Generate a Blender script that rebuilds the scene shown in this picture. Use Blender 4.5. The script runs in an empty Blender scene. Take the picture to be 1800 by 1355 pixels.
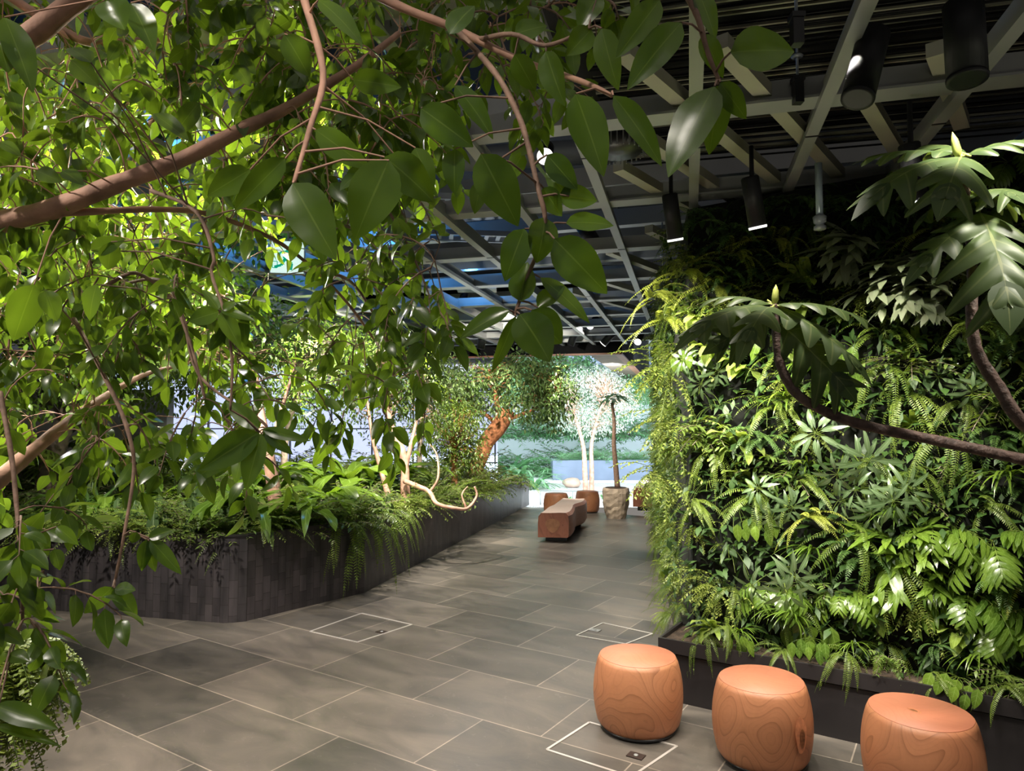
import bpy, math, random
from mathutils import Vector, Matrix, Euler
R = random.Random(7)
PI = math.pi
C = bpy.context.scene.collection
F = 1200.0; CAMH = 1.7
PITCH = math.atan((745-677.5)/F)
CP, SP = math.cos(PITCH), math.sin(PITCH)
def ray(px, py):
    x = (px-900)/F; v = (677.5-py)/F
    return Vector((x, CP-SP*v, SP+CP*v))
def P(px, py, d):
    r = ray(px, py); return Vector((0,0,CAMH))+r*(d/r.y)
def G(px, py, z=0):
    r = ray(px, py); return Vector((0,0,CAMH))+r*((z-CAMH)/r.z)
def proj(p):
    x, y, z = p.x, p.y, p.z-CAMH
    zc = y*CP+z*SP; v = -y*SP+z*CP
    return (900+F*x/zc, 677.5-F*v/zc) if zc > .05 else (9999, 9999)
def U(a, b): return R.uniform(a, b)
def V(*a): return Vector(a)

# ------------------------------------------------------------------ mesh builder
class MB:
    def __init__(s): s.v=[]; s.f=[]; s.uv=[]; s.mi=[]
    def face(s, idx, uvs=None, m=0):
        s.f.append(idx); s.mi.append(m)
        s.uv.extend(uvs if uvs else [(0,0)]*len(idx))
    def box(s, c, sz, rot=None, m=0):
        b=len(s.v); hx,hy,hz=sz[0]/2,sz[1]/2,sz[2]/2
        for x in(-hx,hx):
            for y in(-hy,hy):
                for z in(-hz,hz):
                    q=V(x,y,z)
                    if rot is not None: q=rot@q
                    s.v.append(q+Vector(c))
        for q in((0,1,3,2),(4,6,7,5),(0,4,5,1),(2,3,7,6),(0,2,6,4),(1,5,7,3)):
            s.face(tuple(b+i for i in q),None,m)
    def beam(s, a, b_, w, h, m=0):
        a=Vector(a); b_=Vector(b_); d=b_-a; L=d.length; d.normalize()
        up=V(0,0,1) if abs(d.z)<.95 else V(1,0,0)
        sd=d.cross(up).normalized(); up=sd.cross(d)
        M=Matrix((sd,d,up)).transposed()
        s.box((a+b_)/2,(w,L,h),M,m)
    def tube(s, pts, rad, k=6, m=0, cap=True):
        n=len(pts); b=len(s.v); ref=None
        if not hasattr(rad,'__len__'): rad=[rad]*n
        for i in range(n):
            t=(pts[min(i+1,n-1)]-pts[max(i-1,0)]).normalized()
            if ref is None: ref=t.orthogonal().normalized()
            ref=(ref-t*ref.dot(t)); ref=ref.normalized() if ref.length>1e-6 else t.orthogonal().normalized()
            o=t.cross(ref)
            for j in range(k):
                a=2*PI*j/k; s.v.append(pts[i]+(ref*math.cos(a)+o*math.sin(a))*rad[i])
        for i in range(n-1):
            for j in range(k):
                a=b+i*k+j; c=b+i*k+(j+1)%k
                s.face((a,c,c+k,a+k),[(j/k,i),((j+1)/k,i),((j+1)/k,i+1),(j/k,i+1)],m)
        if cap and k>2:
            s.face(tuple(b+j for j in range(k))[::-1],None,m); s.face(tuple(b+(n-1)*k+j for j in range(k)),None,m)
    def lathe(s, prof, k=32, c=(0,0,0), m=0, fn=None):
        b=len(s.v); c=Vector(c); n=len(prof)
        for (r,z) in prof:
            for j in range(k):
                a=2*PI*j/k; q=V(r*math.cos(a),r*math.sin(a),z)
                if fn: q=fn(q)
                s.v.append(q+c)
        for i in range(n-1):
            for j in range(k):
                a=b+i*k+j; d=b+i*k+(j+1)%k
                s.face((a,d,d+k,a+k),None,m)
        s.face(tuple(b+j for j in range(k))[::-1],None,m); s.face(tuple(b+(n-1)*k+j for j in range(k)),None,m)
    def leaf(s, base, d, up, L, W, n=4, bend=.6, fold=.15, prof='ovate', m=0, wav=0, across=1, twist=0):
        d=d.normalized(); sd=d.cross(up)
        if sd.length<1e-4: sd=d.orthogonal()
        sd.normalize(); nr=sd.cross(d)
        b=len(s.v); p=Vector(base); st=L/n; row=2*across+1
        ph=R.random()*6
        for i in range(n+1):
            t=i/n
            if prof=='ovate': w=math.sin(PI*min(1,t**.8))**.75*(1-.25*t)
            elif prof=='lance': w=math.sin(PI*t**.7)**.9
            elif prof=='strap': w=min(1,(t*6+.15))*(1-t**6)
            elif prof=='lobe': w=max(0,1-t**2.6)**.6*(1 if t>.01 else .8)
            elif prof=='drop': w=math.sin(PI*t**.55)**.8
            elif prof=='heart': w=(1-t)**.75*(1 if t>.02 else .45)*1.15 if t<1 else 0
            else: w=1-t
            w=max(w,.02)*W/2
            a=bend*(t-.5/n); dd=d*math.cos(a)-nr*math.sin(a); nn=nr*math.cos(a)+d*math.sin(a)
            if i: p=p+dd*st
            s2=sd
            if twist:
                ta=twist*t; s2=sd*math.cos(ta)+nn*math.sin(ta)
            for j in range(-across,across+1):
                u=j/across
                off=abs(u)*fold*w
                if wav: off+=wav*w*math.sin(t*14+ph+(u>0)*1.7)*abs(u)
                s.v.append(p+s2*(u*w)+nn*off)
        for i in range(n):
            for j in range(row-1):
                a=b+i*row+j; u0=(j-across)/across; u1=(j+1-across)/across; t0=i/n; t1=(i+1)/n
                s.face((a,a+1,a+1+row,a+row),[(u0,t0),(u1,t0),(u1,t1),(u0,t1)],m)
    def build(s, name, mats, parent=None, smooth=True, loc=None):
        me=bpy.data.meshes.new(name)
        vs=s.v
        if loc is not None:
            l=Vector(loc); vs=[v-l for v in vs]
        me.from_pydata([tuple(v) for v in vs],[],s.f)
        if not isinstance(mats,(list,tuple)): mats=[mats]
        for m in mats: me.materials.append(m)
        if len(mats)>1: me.polygons.foreach_set('material_index',s.mi)
        ul=me.uv_layers.new(name='UVMap')
        flat=[c for t in s.uv for c in t]
        ul.data.foreach_set('uv',flat)
        if smooth: me.polygons.foreach_set('use_smooth',[True]*len(s.f))
        me.update()
        o=bpy.data.objects.new(name,me); C.objects.link(o)
        if loc is not None: o.location=loc
        if parent: o.parent=parent
        return o
def tag(o,label=None,cat=None,group=None,kind=None):
    if label: o['label']=label
    if cat: o['category']=cat
    if group: o['group']=group
    if kind: o['kind']=kind
    return o
def empty(name,loc,rz=0):
    o=bpy.data.objects.new(name,None); o.empty_display_size=.1; C.objects.link(o); o.location=loc; o.rotation_euler=(0,0,rz); return o
def copy_tree(o,parent=None):
    c=o.copy(); C.objects.link(c)
    if parent: c.parent=parent
    for ch in list(o.children): copy_tree(ch,c)
    return c
def structure(o): o['kind']='structure'; return o
def bez(pts, n=4):
    """Catmull-Rom through pts"""
    out=[]; m=len(pts)
    for i in range(m-1):
        p0=pts[max(i-1,0)];p1=pts[i];p2=pts[i+1];p3=pts[min(i+2,m-1)]
        for k in range(n):
            t=k/n
            out.append(.5*((2*p1)+(p2-p0)*t+(2*p0-5*p1+4*p2-p3)*t*t+(3*p1-p0-3*p2+p3)*t**3))
    out.append(pts[-1].copy()); return out
def arc(o,d,L,droop,n):
    p=Vector(o); d=d.normalized(); out=[p.copy()]
    for i in range(n):
        d=(d+V(0,0,-droop/n)).normalized(); p=p+d*(L/n); out.append(p.copy())
    return out

# ------------------------------------------------------------------ materials
def newmat(name):
    m=bpy.data.materials.new(name); m.use_nodes=True; nt=m.node_tree; nt.nodes.clear()
    out=nt.nodes.new('ShaderNodeOutputMaterial'); return m,nt,out
def N(nt,t,**k):
    n=nt.nodes.new(t)
    for a,b in k.items():
        if a.startswith('i_'):
            key=a[2:]; key=int(key) if key.isdigit() else key.replace('_',' ')
            n.inputs[key].default_value=b
        else: setattr(n,a,b)
    return n
def mixc(nt,fac,a,b,blend='MIX'):
    n=nt.nodes.new('ShaderNodeMix'); n.data_type='RGBA'; n.blend_type=blend
    for s,x in((0,fac),(6,a),(7,b)):
        if hasattr(x,'links') or hasattr(x,'is_linked'): nt.links.new(x,n.inputs[s])
        else: n.inputs[s].default_value=x if not isinstance(x,tuple) else (*x,1)[:4]
    return n.outputs[2]
def math_(nt,op,a,b=None,c=None):
    n=nt.nodes.new('ShaderNodeMath'); n.operation=op
    for i,x in enumerate((a,b,c)):
        if x is None: continue
        if hasattr(x,'is_linked'): nt.links.new(x,n.inputs[i])
        else: n.inputs[i].default_value=x
    return n.outputs[0]
def plain(name,col,rough=.6,metal=0,emit=None,es=0,noise=0,nscale=5,bump=0,spec=.5):
    m,nt,out=newmat(name); p=N(nt,'ShaderNodeBsdfPrincipled')
    p.inputs['Base Color'].default_value=(*col,1); p.inputs['Roughness'].default_value=rough; p.inputs['Metallic'].default_value=metal
    p.inputs['Specular IOR Level'].default_value=spec
    if emit: p.inputs['Emission Color'].default_value=(*emit,1); p.inputs['Emission Strength'].default_value=es
    if noise or bump:
        tc=N(nt,'ShaderNodeTexCoord'); nz=N(nt,'ShaderNodeTexNoise'); nz.inputs['Scale'].default_value=nscale; nz.inputs['Detail'].default_value=6
        nt.links.new(tc.outputs['Object'],nz.inputs['Vector'])
        if noise:
            d=tuple(c*(1-noise) for c in col); l=tuple(min(1,c*(1+noise)) for c in col)
            cr=N(nt,'ShaderNodeValToRGB'); cr.color_ramp.elements[0].color=(*d,1); cr.color_ramp.elements[1].color=(*l,1)
            cr.color_ramp.elements[0].position=.3; cr.color_ramp.elements[1].position=.7
            nt.links.new(nz.outputs['Fac'],cr.inputs[0]); nt.links.new(cr.outputs[0],p.inputs['Base Color'])
        if bump:
            b=N(nt,'ShaderNodeBump'); b.inputs['Strength'].default_value=bump; b.inputs['Distance'].default_value=.02
            nt.links.new(nz.outputs['Fac'],b.inputs['Height']); nt.links.new(b.outputs[0],p.inputs['Normal'])
    nt.links.new(p.outputs[0],out.inputs[0]); return m
def leafmat(name,c1,c2,tr,rough=.35,vein=(.3,.4,.1),vw=.05,tmix=.35,sidev=0,spec=.5,th=.9):
    m,nt,out=newmat(name); L=nt.links.new
    oi=N(nt,'ShaderNodeObjectInfo'); ge=N(nt,'ShaderNodeNewGeometry')
    r=math_(nt,'ADD',math_(nt,'MULTIPLY',oi.outputs['Random'],.45),math_(nt,'MULTIPLY',ge.outputs['Random Per Island'],.55))
    col=mixc(nt,r,c1,c2)
    uv=N(nt,'ShaderNodeUVMap'); sx=N(nt,'ShaderNodeSeparateXYZ'); L(uv.outputs[0],sx.inputs[0])
    au=math_(nt,'ABSOLUTE',sx.outputs[0])
    mid=math_(nt,'LESS_THAN',au,vw); f=math_(nt,'MULTIPLY',mid,.6)
    if sidev:
        s=math_(nt,'SINE',math_(nt,'MULTIPLY',math_(nt,'SUBTRACT',sx.outputs[1],math_(nt,'MULTIPLY',au,.22)),sidev))
        s=math_(nt,'MULTIPLY',math_(nt,'GREATER_THAN',s,th),.3); f=math_(nt,'MAXIMUM',f,s)
    col=mixc(nt,f,col,vein)
    p=N(nt,'ShaderNodeBsdfPrincipled'); p.inputs['Roughness'].default_value=rough; p.inputs['Specular IOR Level'].default_value=spec
    L(col,p.inputs['Base Color'])
    t=N(nt,'ShaderNodeBsdfTranslucent'); t.inputs[0].default_value=(*tr,1)
    mx=N(nt,'ShaderNodeMixShader'); mx.inputs[0].default_value=tmix
    L(p.outputs[0],mx.inputs[1]); L(t.outputs[0],mx.inputs[2]); L(mx.outputs[0],out.inputs[0]); return m
M={}
M['ficus']=leafmat('ficus_leaf',(.022,.058,.012),(.075,.135,.018),(.26,.42,.02),.27,(.18,.26,.05),.04,.34,0,.6)
M['ficus_young']=leafmat('young_leaf',(.06,.13,.02),(.20,.32,.04),(.34,.52,.04),.34,(.3,.4,.1),.05,.32)
M['fern']=leafmat('fern_leaf',(.07,.12,.015),(.19,.25,.04),(.26,.42,.03),.42,(.2,.3,.05),.1,.3)
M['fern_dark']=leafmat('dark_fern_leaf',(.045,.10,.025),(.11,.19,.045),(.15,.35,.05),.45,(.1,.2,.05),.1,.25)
M['fern_yellow']=leafmat('yellow_fern_leaf',(.20,.25,.03),(.34,.38,.06),(.42,.5,.04),.45,(.4,.4,.1),.1,.3)
M['umbrella']=leafmat('umbrella_leaf',(.06,.11,.04),(.13,.19,.09),(.2,.35,.06),.3,(.4,.5,.3),.07,.2,0,.6)
M['glossy']=leafmat('glossy_leaf',(.045,.10,.012),(.14,.22,.025),(.24,.4,.02),.25,(.3,.45,.1),.05,.28,26,.6)
M['lime']=leafmat('lime_leaf',(.16,.25,.03),(.32,.40,.09),(.36,.48,.05),.32,(.5,.6,.25),.05,.3,30)
M['stag']=leafmat('staghorn_leaf',(.18,.22,.12),(.34,.37,.25),(.3,.4,.1),.45,(.4,.45,.3),.03,.2)
M['shrub']=leafmat('shrub_leaf',(.05,.10,.02),(.17,.24,.05),(.28,.4,.03),.38,(.25,.35,.1),.06,.3)
M['canopy']=leafmat('canopy_leaf',(.05,.10,.035),(.16,.22,.07),(.2,.35,.06),.4,(.2,.3,.1),.06,.3)
M['tiny']=leafmat('tiny_leaf',(.12,.17,.03),(.30,.34,.08),(.34,.42,.05),.4,(.3,.4,.1),.06,.3)
M['cool']=leafmat('garden_leaf',(.10,.28,.12),(.22,.44,.22),(.3,.6,.25),.4,(.3,.5,.3),.06,.35)
M['breadfruit']=leafmat('breadfruit_leaf',(.035,.07,.022),(.085,.13,.04),(.14,.20,.02),.46,(.30,.33,.12),.03,.25,2*PI,.45,.975)
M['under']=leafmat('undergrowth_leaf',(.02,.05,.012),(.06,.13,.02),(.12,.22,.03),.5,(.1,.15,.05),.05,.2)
M['blossom']=leafmat('pale_leaf',(.30,.38,.28),(.7,.76,.72),(.6,.7,.5),.5,(.5,.5,.3),.03,.3)
M['spathe']=plain('spathe_green',(.45,.5,.12),.5)
M['bark']=plain('bark',(.26,.16,.115),.75,noise=.35,nscale=25,bump=.5)
M['bark_pink']=plain('pale_pink_bark',(.50,.28,.20),.7,noise=.35,nscale=14,bump=.4)
M['bark_dark']=plain('dark_ringed_bark',(.09,.055,.045),.6,noise=.5,nscale=40,bump=.6)
M['bark_red']=plain('shaggy_red_bark',(.42,.16,.07),.85,noise=.5,nscale=20,bump=.9)
M['bark_grey']=plain('grey_brown_bark',(.22,.17,.13),.8,noise=.4,nscale=20,bump=.6)
M['steel']=plain('grey_painted_steel',(.29,.295,.29),.42,metal=.15,noise=.08,nscale=2)
M['beige']=plain('beige_strut',(.36,.35,.27),.5)
M['black']=plain('black_metal',(.012,.012,.014),.4)
M['lampblack']=plain('lamp_black',(.007,.007,.009),.55,spec=.3)
M['fascia']=plain('matte_black_fascia',(.008,.008,.009),.95,spec=.1)
M['dark']=plain('void_dark',(.016,.016,.018),.9)
M['duct']=plain('galvanised_duct',(.35,.38,.42),.4,metal=.4)
M['lens']=plain('lit_lens',(1,1,1),.3,emit=(1,.93,.84),es=14)
M['ringw']=plain('lamp_ring',(.6,.6,.65),.3,emit=(1,.97,.93),es=1.2)
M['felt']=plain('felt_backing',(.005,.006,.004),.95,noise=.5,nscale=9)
M['trough']=plain('black_trough_metal',(.018,.015,.016),.45,noise=.15,nscale=3)
M['soil']=plain('bark_mulch',(.05,.032,.02),.95,noise=.6,nscale=30,bump=1)
M['stone']=plain('rough_carved_stone',(.40,.31,.23),.7,noise=.35,nscale=7,bump=.9)
M['pebble']=plain('pink_boulder',(.62,.45,.36),.7,noise=.2,nscale=5,bump=.3)
M['gravel']=plain('white_gravel',(.80,.82,.86),.8,noise=.45,nscale=28,bump=1)
M['paleblue']=plain('pale_blue_render',(.20,.24,.33),.7,noise=.12,nscale=2)
M['concrete']=plain('grey_concrete',(.30,.29,.28),.8,noise=.12,nscale=2)
M['bright']=plain('white_wall',(.80,.84,.90),.7,noise=.05,nscale=1)
M['frost']=plain('frosted_daylight_glass',(.75,.8,.95),.4,emit=(.62,.70,1.0),es=.75)
M['mull']=plain('grey_mullion',(.25,.27,.32),.5)
M['wood_trim']=plain('reddish_wood_trim',(.28,.12,.07),.5,noise=.2,nscale=8)
M['soffit']=plain('beige_soffit_slats',(.20,.16,.12),.7,noise=.2,nscale=6)
M['glow']=plain('cove_light',(1,1,1),.5,emit=(1,.86,.8),es=1.2)
M['rail']=plain('thin_rail_steel',(.15,.17,.17),.4,metal=.5)
M['glass_pipe']=plain('clear_pipe',(.35,.42,.48),.15,metal=.2)
M['exitw']=plain('exit_sign_face',(.8,1,.95),.4,emit=(.75,1,.95),es=.55)
M['exitg']=plain('exit_sign_green',(0,.25,.14),.4,emit=(0,.40,.24),es=.45)
M['blueg']=plain('blue_glow_lens',(.2,.5,1),.3,emit=(.1,.45,1),es=5)
M['redfruit']=plain('glossy_red_brown',(.35,.10,.05),.2)
M['hatch_rim']=plain('brushed_hatch_rim',(.62,.58,.54),.35,metal=.4)
M['handle_dark']=plain('dark_brown_handle',(.03,.018,.014),.5)

def wood(name,base,dark,light,scale,W):
    m,nt,out=newmat(name); L=nt.links.new
    tc=N(nt,'ShaderNodeTexCoord'); oi=N(nt,'ShaderNodeObjectInfo')
    mp=N(nt,'ShaderNodeMapping'); mp.inputs['Scale'].default_value=(1,1,.75); L(tc.outputs['Object'],mp.inputs[0])
    nz=N(nt,'ShaderNodeTexNoise',noise_dimensions='4D'); nz.inputs['Scale'].default_value=scale; nz.inputs['Detail'].default_value=1.2; nz.inputs['Roughness'].default_value=.35
    L(mp.outputs[0],nz.inputs['Vector']); L(math_(nt,'ADD',math_(nt,'MULTIPLY',oi.outputs['Random'],0.0),W),nz.inputs['W'])
    n2=N(nt,'ShaderNodeTexNoise'); n2.inputs['Scale'].default_value=60; n2.inputs['Detail'].default_value=3; L(tc.outputs['Object'],n2.inputs['Vector'])
    v=math_(nt,'MULTIPLY',nz.outputs['Fac'],17.0)
    fr=math_(nt,'FRACT',v)
    line=math_(nt,'POWER',fr,7.0)
    f2=math_(nt,'POWER',math_(nt,'FRACT',math_(nt,'MULTIPLY',v,3.0)),6.0)
    n3=N(nt,'ShaderNodeTexNoise',noise_dimensions='4D'); n3.inputs['Scale'].default_value=2.6; L(tc.outputs['Object'],n3.inputs['Vector']); n3.inputs['W'].default_value=W*2+3
    base_c=mixc(nt,math_(nt,'MULTIPLY',n3.outputs['Fac'],1.3),base,light)
    c=mixc(nt,math_(nt,'MULTIPLY',line,.42 if 'top' not in name else .12),base_c,dark)
    c=mixc(nt,math_(nt,'MULTIPLY',f2,.16),c,dark)
    c=mixc(nt,math_(nt,'MULTIPLY',n2.outputs['Fac'],.18),c,dark)
    p=N(nt,'ShaderNodeBsdfPrincipled'); p.inputs['Roughness'].default_value=.5
    L(c,p.inputs['Base Color']); L(p.outputs[0],out.inputs[0]); return m
WOODS=[wood('zelkova_grain_%s'%n,(.36,.115,.048),(.11,.033,.013),(.50,.22,.105),3.4,w) for n,w in(('a',1.3),('b',4.7),('c',8.2))]
M['wood_top']=wood('zelkova_top',(.47,.155,.085),(.32,.10,.05),(.53,.21,.12),2.0,2.0)
M['wood_bench']=wood('bench_grain',(.38,.13,.07),(.15,.045,.02),(.52,.22,.13),3.0,6.0)
M['wood_bench_top']=wood('bench_top',(.62,.42,.36),(.35,.2,.15),(.7,.52,.46),2.5,3.0)
M['wood_end']=wood('bench_end',(.20,.06,.035),(.08,.025,.012),(.30,.11,.06),3.0,5.0)
M['wood_end_heart']=plain('bench_heartwood',(.26,.11,.05),.6,noise=.3,nscale=12)

def floor_mat():
    m,nt,out=newmat('slate_floor_tiles'); L=nt.links.new
    tc=N(nt,'ShaderNodeTexCoord')
    mp=N(nt,'ShaderNodeMapping'); mp.inputs['Location'].default_value=(5.93-.3,-.29,0); L(tc.outputs['Object'],mp.inputs[0])
    def brick(c1,c2,mo,ms):
        b=N(nt,'ShaderNodeTexBrick'); b.offset=.42; b.offset_frequency=2; b.squash=1
        for k,v in(('Color1',c1),('Color2',c2),('Mortar',mo)): b.inputs[k].default_value=(*v,1)
        b.inputs['Scale'].default_value=1; b.inputs['Mortar Size'].default_value=ms; b.inputs['Mortar Smooth'].default_value=.2
        b.inputs['Brick Width'].default_value=.92; b.inputs['Row Height'].default_value=.6; b.inputs['Bias'].default_value=0
        L(mp.outputs[0],b.inputs['Vector']); return b
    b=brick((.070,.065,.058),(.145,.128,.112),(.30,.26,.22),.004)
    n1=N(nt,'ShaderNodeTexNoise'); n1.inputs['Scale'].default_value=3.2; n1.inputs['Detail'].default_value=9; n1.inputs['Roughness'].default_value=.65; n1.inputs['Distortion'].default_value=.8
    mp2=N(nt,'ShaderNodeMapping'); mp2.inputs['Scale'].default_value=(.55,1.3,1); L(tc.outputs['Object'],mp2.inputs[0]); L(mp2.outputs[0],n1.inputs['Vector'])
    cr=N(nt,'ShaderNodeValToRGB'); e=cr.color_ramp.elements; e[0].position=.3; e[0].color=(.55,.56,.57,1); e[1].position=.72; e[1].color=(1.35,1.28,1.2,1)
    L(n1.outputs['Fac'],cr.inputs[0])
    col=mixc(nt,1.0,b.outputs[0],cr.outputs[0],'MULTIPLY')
    # fine scratches
    n3=N(nt,'ShaderNodeTexNoise'); n3.inputs['Scale'].default_value=11; n3.inputs['Detail'].default_value=8; n3.inputs['Distortion'].default_value=2.5; L(tc.outputs['Object'],n3.inputs['Vector'])
    sc=math_(nt,'MULTIPLY',math_(nt,'GREATER_THAN',n3.outputs['Fac'],.66),.045)
    col=mixc(nt,sc,col,(.5,.47,.42))
    p=N(nt,'ShaderNodeBsdfPrincipled'); p.inputs['Specular IOR Level'].default_value=.5
    L(col,p.inputs['Base Color'])
    rr=math_(nt,'ADD',math_(nt,'MULTIPLY',n1.outputs['Fac'],.3),.28); L(rr,p.inputs['Roughness'])
    bp=N(nt,'ShaderNodeBump'); bp.inputs['Strength'].default_value=.18; bp.inputs['Distance'].default_value=.006; L(n1.outputs['Fac'],bp.inputs['Height']); L(bp.outputs[0],p.inputs['Normal'])
    L(p.outputs[0],out.inputs[0]); return m
def planter_mat():
    m,nt,out=newmat('slate_tile_planter'); L=nt.links.new
    uv=N(nt,'ShaderNodeUVMap')
    mp=N(nt,'ShaderNodeMapping'); mp.inputs['Rotation'].default_value=(0,0,PI/2); L(uv.outputs[0],mp.inputs[0])
    b=N(nt,'ShaderNodeTexBrick'); b.offset=.37; b.offset_frequency=2
    for k,v in(('Color1',(.034,.031,.034)),('Color2',(.062,.056,.060)),('Mortar',(.018,.016,.016))): b.inputs[k].default_value=(*v,1)
    b.inputs['Scale'].default_value=1; b.inputs['Mortar Size'].default_value=.002; b.inputs['Mortar Smooth'].default_value=.1
    b.inputs['Brick Width'].default_value=.15; b.inputs['Row Height'].default_value=.075; L(mp.outputs[0],b.inputs['Vector'])
    p=N(nt,'ShaderNodeBsdfPrincipled'); p.inputs['Roughness'].default_value=.42
    n1=N(nt,'ShaderNodeTexNoise'); n1.inputs['Scale'].default_value=4; n1.inputs['Detail'].default_value=5
    mp2=N(nt,'ShaderNodeMapping'); mp2.inputs['Scale'].default_value=(2.5,.4,1); L(uv.outputs[0],mp2.inputs[0]); L(mp2.outputs[0],n1.inputs['Vector'])
    cr=N(nt,'ShaderNodeValToRGB'); e=cr.color_ramp.elements; e[0].position=.35; e[0].color=(.6,.6,.62,1); e[1].position=.7; e[1].color=(1.5,1.4,1.4,1); L(n1.outputs['Fac'],cr.inputs[0])
    col=mixc(nt,1.0,b.outputs[0],cr.outputs[0],'MULTIPLY')
    L(col,p.inputs['Base Color'])
    # tiles tilt a little: bump from per-tile tone
    bp=N(nt,'ShaderNodeBump'); bp.inputs['Strength'].default_value=.6; bp.inputs['Distance'].default_value=.004; L(b.outputs[0],bp.inputs['Height']); L(bp.outputs[0],p.inputs['Normal'])
    L(p.outputs[0],out.inputs[0]); return m

# ------------------------------------------------------------------ plant part generators
def pinnate(mb, path, plen, pairs, ang=1.2, w=.3, prof='lance', shape='taper', m=0, droop=.3, n=2, start=.12, stemr=.0015, up=V(0,0,1), fold=.1, wav=0, tipleaf=True):
    L=len(path)-1
    def at(t):
        x=min(t*L,L-1e-4); i=int(x); f=x-i; return path[i].lerp(path[i+1],f),(path[i+1]-path[i]).normalized()
    if stemr: mb.tube(path,[stemr*(1.3-.9*i/L) for i in range(L+1)],3,m=1,cap=False)
    for i in range(pairs):
        t=start+(1-start)*(i+.5)/pairs
        p,T=at(t); S=T.cross(up)
        if S.length<.1: S=T.orthogonal()
        S.normalize(); nr=S.cross(T)
        if shape=='taper': k=math.sin(PI*min(1,(.18+.82*t)))**.6*(1-.3*t)
        elif shape=='tri': k=1.1-t
        else: k=.85+.15*math.sin(PI*t)-max(0,t-.8)*2
        k=max(k,.12)
        for sg in(-1,1):
            a=ang*U(.93,1.07)*(1-.35*t)
            d=T*math.cos(a)+S*sg*math.sin(a)-nr*.12
            l=plen*k*U(.92,1.05)
            mb.leaf(p,d,nr,l,l*w,n,droop,fold,prof,m,wav)
    if tipleaf:
        p,T=at(1); S=T.cross(up); 
        if S.length<.1: S=T.orthogonal()
        mb.leaf(path[-2],T,S.cross(T),plen*.6,plen*.6*w*1.2,3,droop,fold,prof,m)
def boston(mb,nf=12,L=.38,pl=.036,wall=True,droop=1.6,pairs=24,m=0):
    for i in range(nf):
        a=U(-1.3,1.3) if wall else U(0,2*PI)
        if wall: d=V(math.sin(a),math.cos(a)*.9,U(-.2,.9))
        else: d=V(math.sin(a),math.cos(a),U(.3,1.4))
        l=L*U(.7,1.15); pinnate(mb,arc(V(U(-.03,.03),0,U(-.03,.03)),d,l,droop*U(.7,1.3),7),pl*U(.85,1.1),int(pairs*l/L),1.35,.3,'lance','taper',droop=.5)
def lace(mb,nf=7,L=.3,wall=True):
    for i in range(nf):
        a=U(-1.2,1.2) if wall else U(0,2*PI)
        d=V(math.sin(a),math.cos(a)*.9,U(-.1,.8) if wall else U(.4,1.2)); l=L*U(.75,1.15)
        path=arc(V(0,0,0),d,l,1.3*U(.7,1.3),6); n=9
        for k in range(n):
            t=.25+.75*(k+.5)/n; x=min(t*6,5.999); j=int(x); p=path[j].lerp(path[j+1],x-j); T=(path[j+1]-path[j]).normalized()
            S=T.cross(V(0,0,1)); S=S.normalized() if S.length>.1 else T.orthogonal().normalized()
            for sg in(-1,1):
                dd=T*.55+S*sg; ll=l*.42*(1.15-t)
                pinnate(mb,arc(p,dd,ll,.35,2),ll*.28,6,1.1,.42,'lance','tri',n=1,stemr=0,tipleaf=False,start=.05)
        mb.tube(path,.0014,3,m=1,cap=False)
def whorl(mb,p,axis,nl,L,W,droop=.7,prof='lance',m=0,pet=.03,n=5):
    axis=axis.normalized(); s=axis.orthogonal().normalized(); o=axis.cross(s); a0=U(0,6)
    for i in range(nl):
        a=a0+2*PI*i/nl+U(-.15,.15); r=s*math.cos(a)+o*math.sin(a)
        d=(r+axis*U(.0,.35)); l=L*U(.8,1.1)
        mb.tube([p,p+d.normalized()*pet],.0012,3,m=1,cap=False)
        mb.leaf(p+d.normalized()*pet,d,axis,l,W*l/L,n,droop*U(.7,1.3),.12,prof,m)
def umbrella(mb,nw=5,wall=True,L=.12):
    for i in range(nw):
        a=U(-1,1); d=V(math.sin(a),1.0,U(-.5,.9)) if wall else V(math.sin(a*3),math.cos(a*3),U(.8,2))
        path=arc(V(0,0,0),d,U(.12,.26),.5,4); mb.tube(path,.003,4,m=1,cap=False)
        ax=(path[-1]-path[-2]).normalized()+V(0,.25 if wall else 0,.15)
        whorl(mb,path[-1],ax,R.choice([7,8,9]),L*U(.8,1.15),L*.2,.8)
def oakfern(mb,nf=7,L=.3,wall=True):
    for i in range(nf):
        a=U(-1.1,1.1) if wall else U(0,6.28); d=V(math.sin(a),math.cos(a)*.8,U(-.1,.8)); l=L*U(.7,1.1)
        path=arc(V(0,0,0),d,l,1.5,6)
        pinnate(mb,path,l*.4,6,1.05,.23,'strap','flat',n=5,droop=.7,start=.3,stemr=.002,fold=.1,wav=.08)
def strap(mb,nl=9,L=.28,W=.06,wall=True,wav=.25,droop=1.6,prof='lance'):
    for i in range(nl):
        a=U(-1.3,1.3) if wall else U(0,6.28); d=V(math.sin(a),math.cos(a)*.7,U(.0,1.1) if wall else U(.5,1.6))
        l=L*U(.7,1.15)
        mb.leaf(V(U(-.02,.02),0,0),d,V(0,0,1) if abs(d.z)<2 else V(0,1,0),l,W*U(.8,1.2),9,droop*U(.7,1.2),.18,prof,0,wav)
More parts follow.
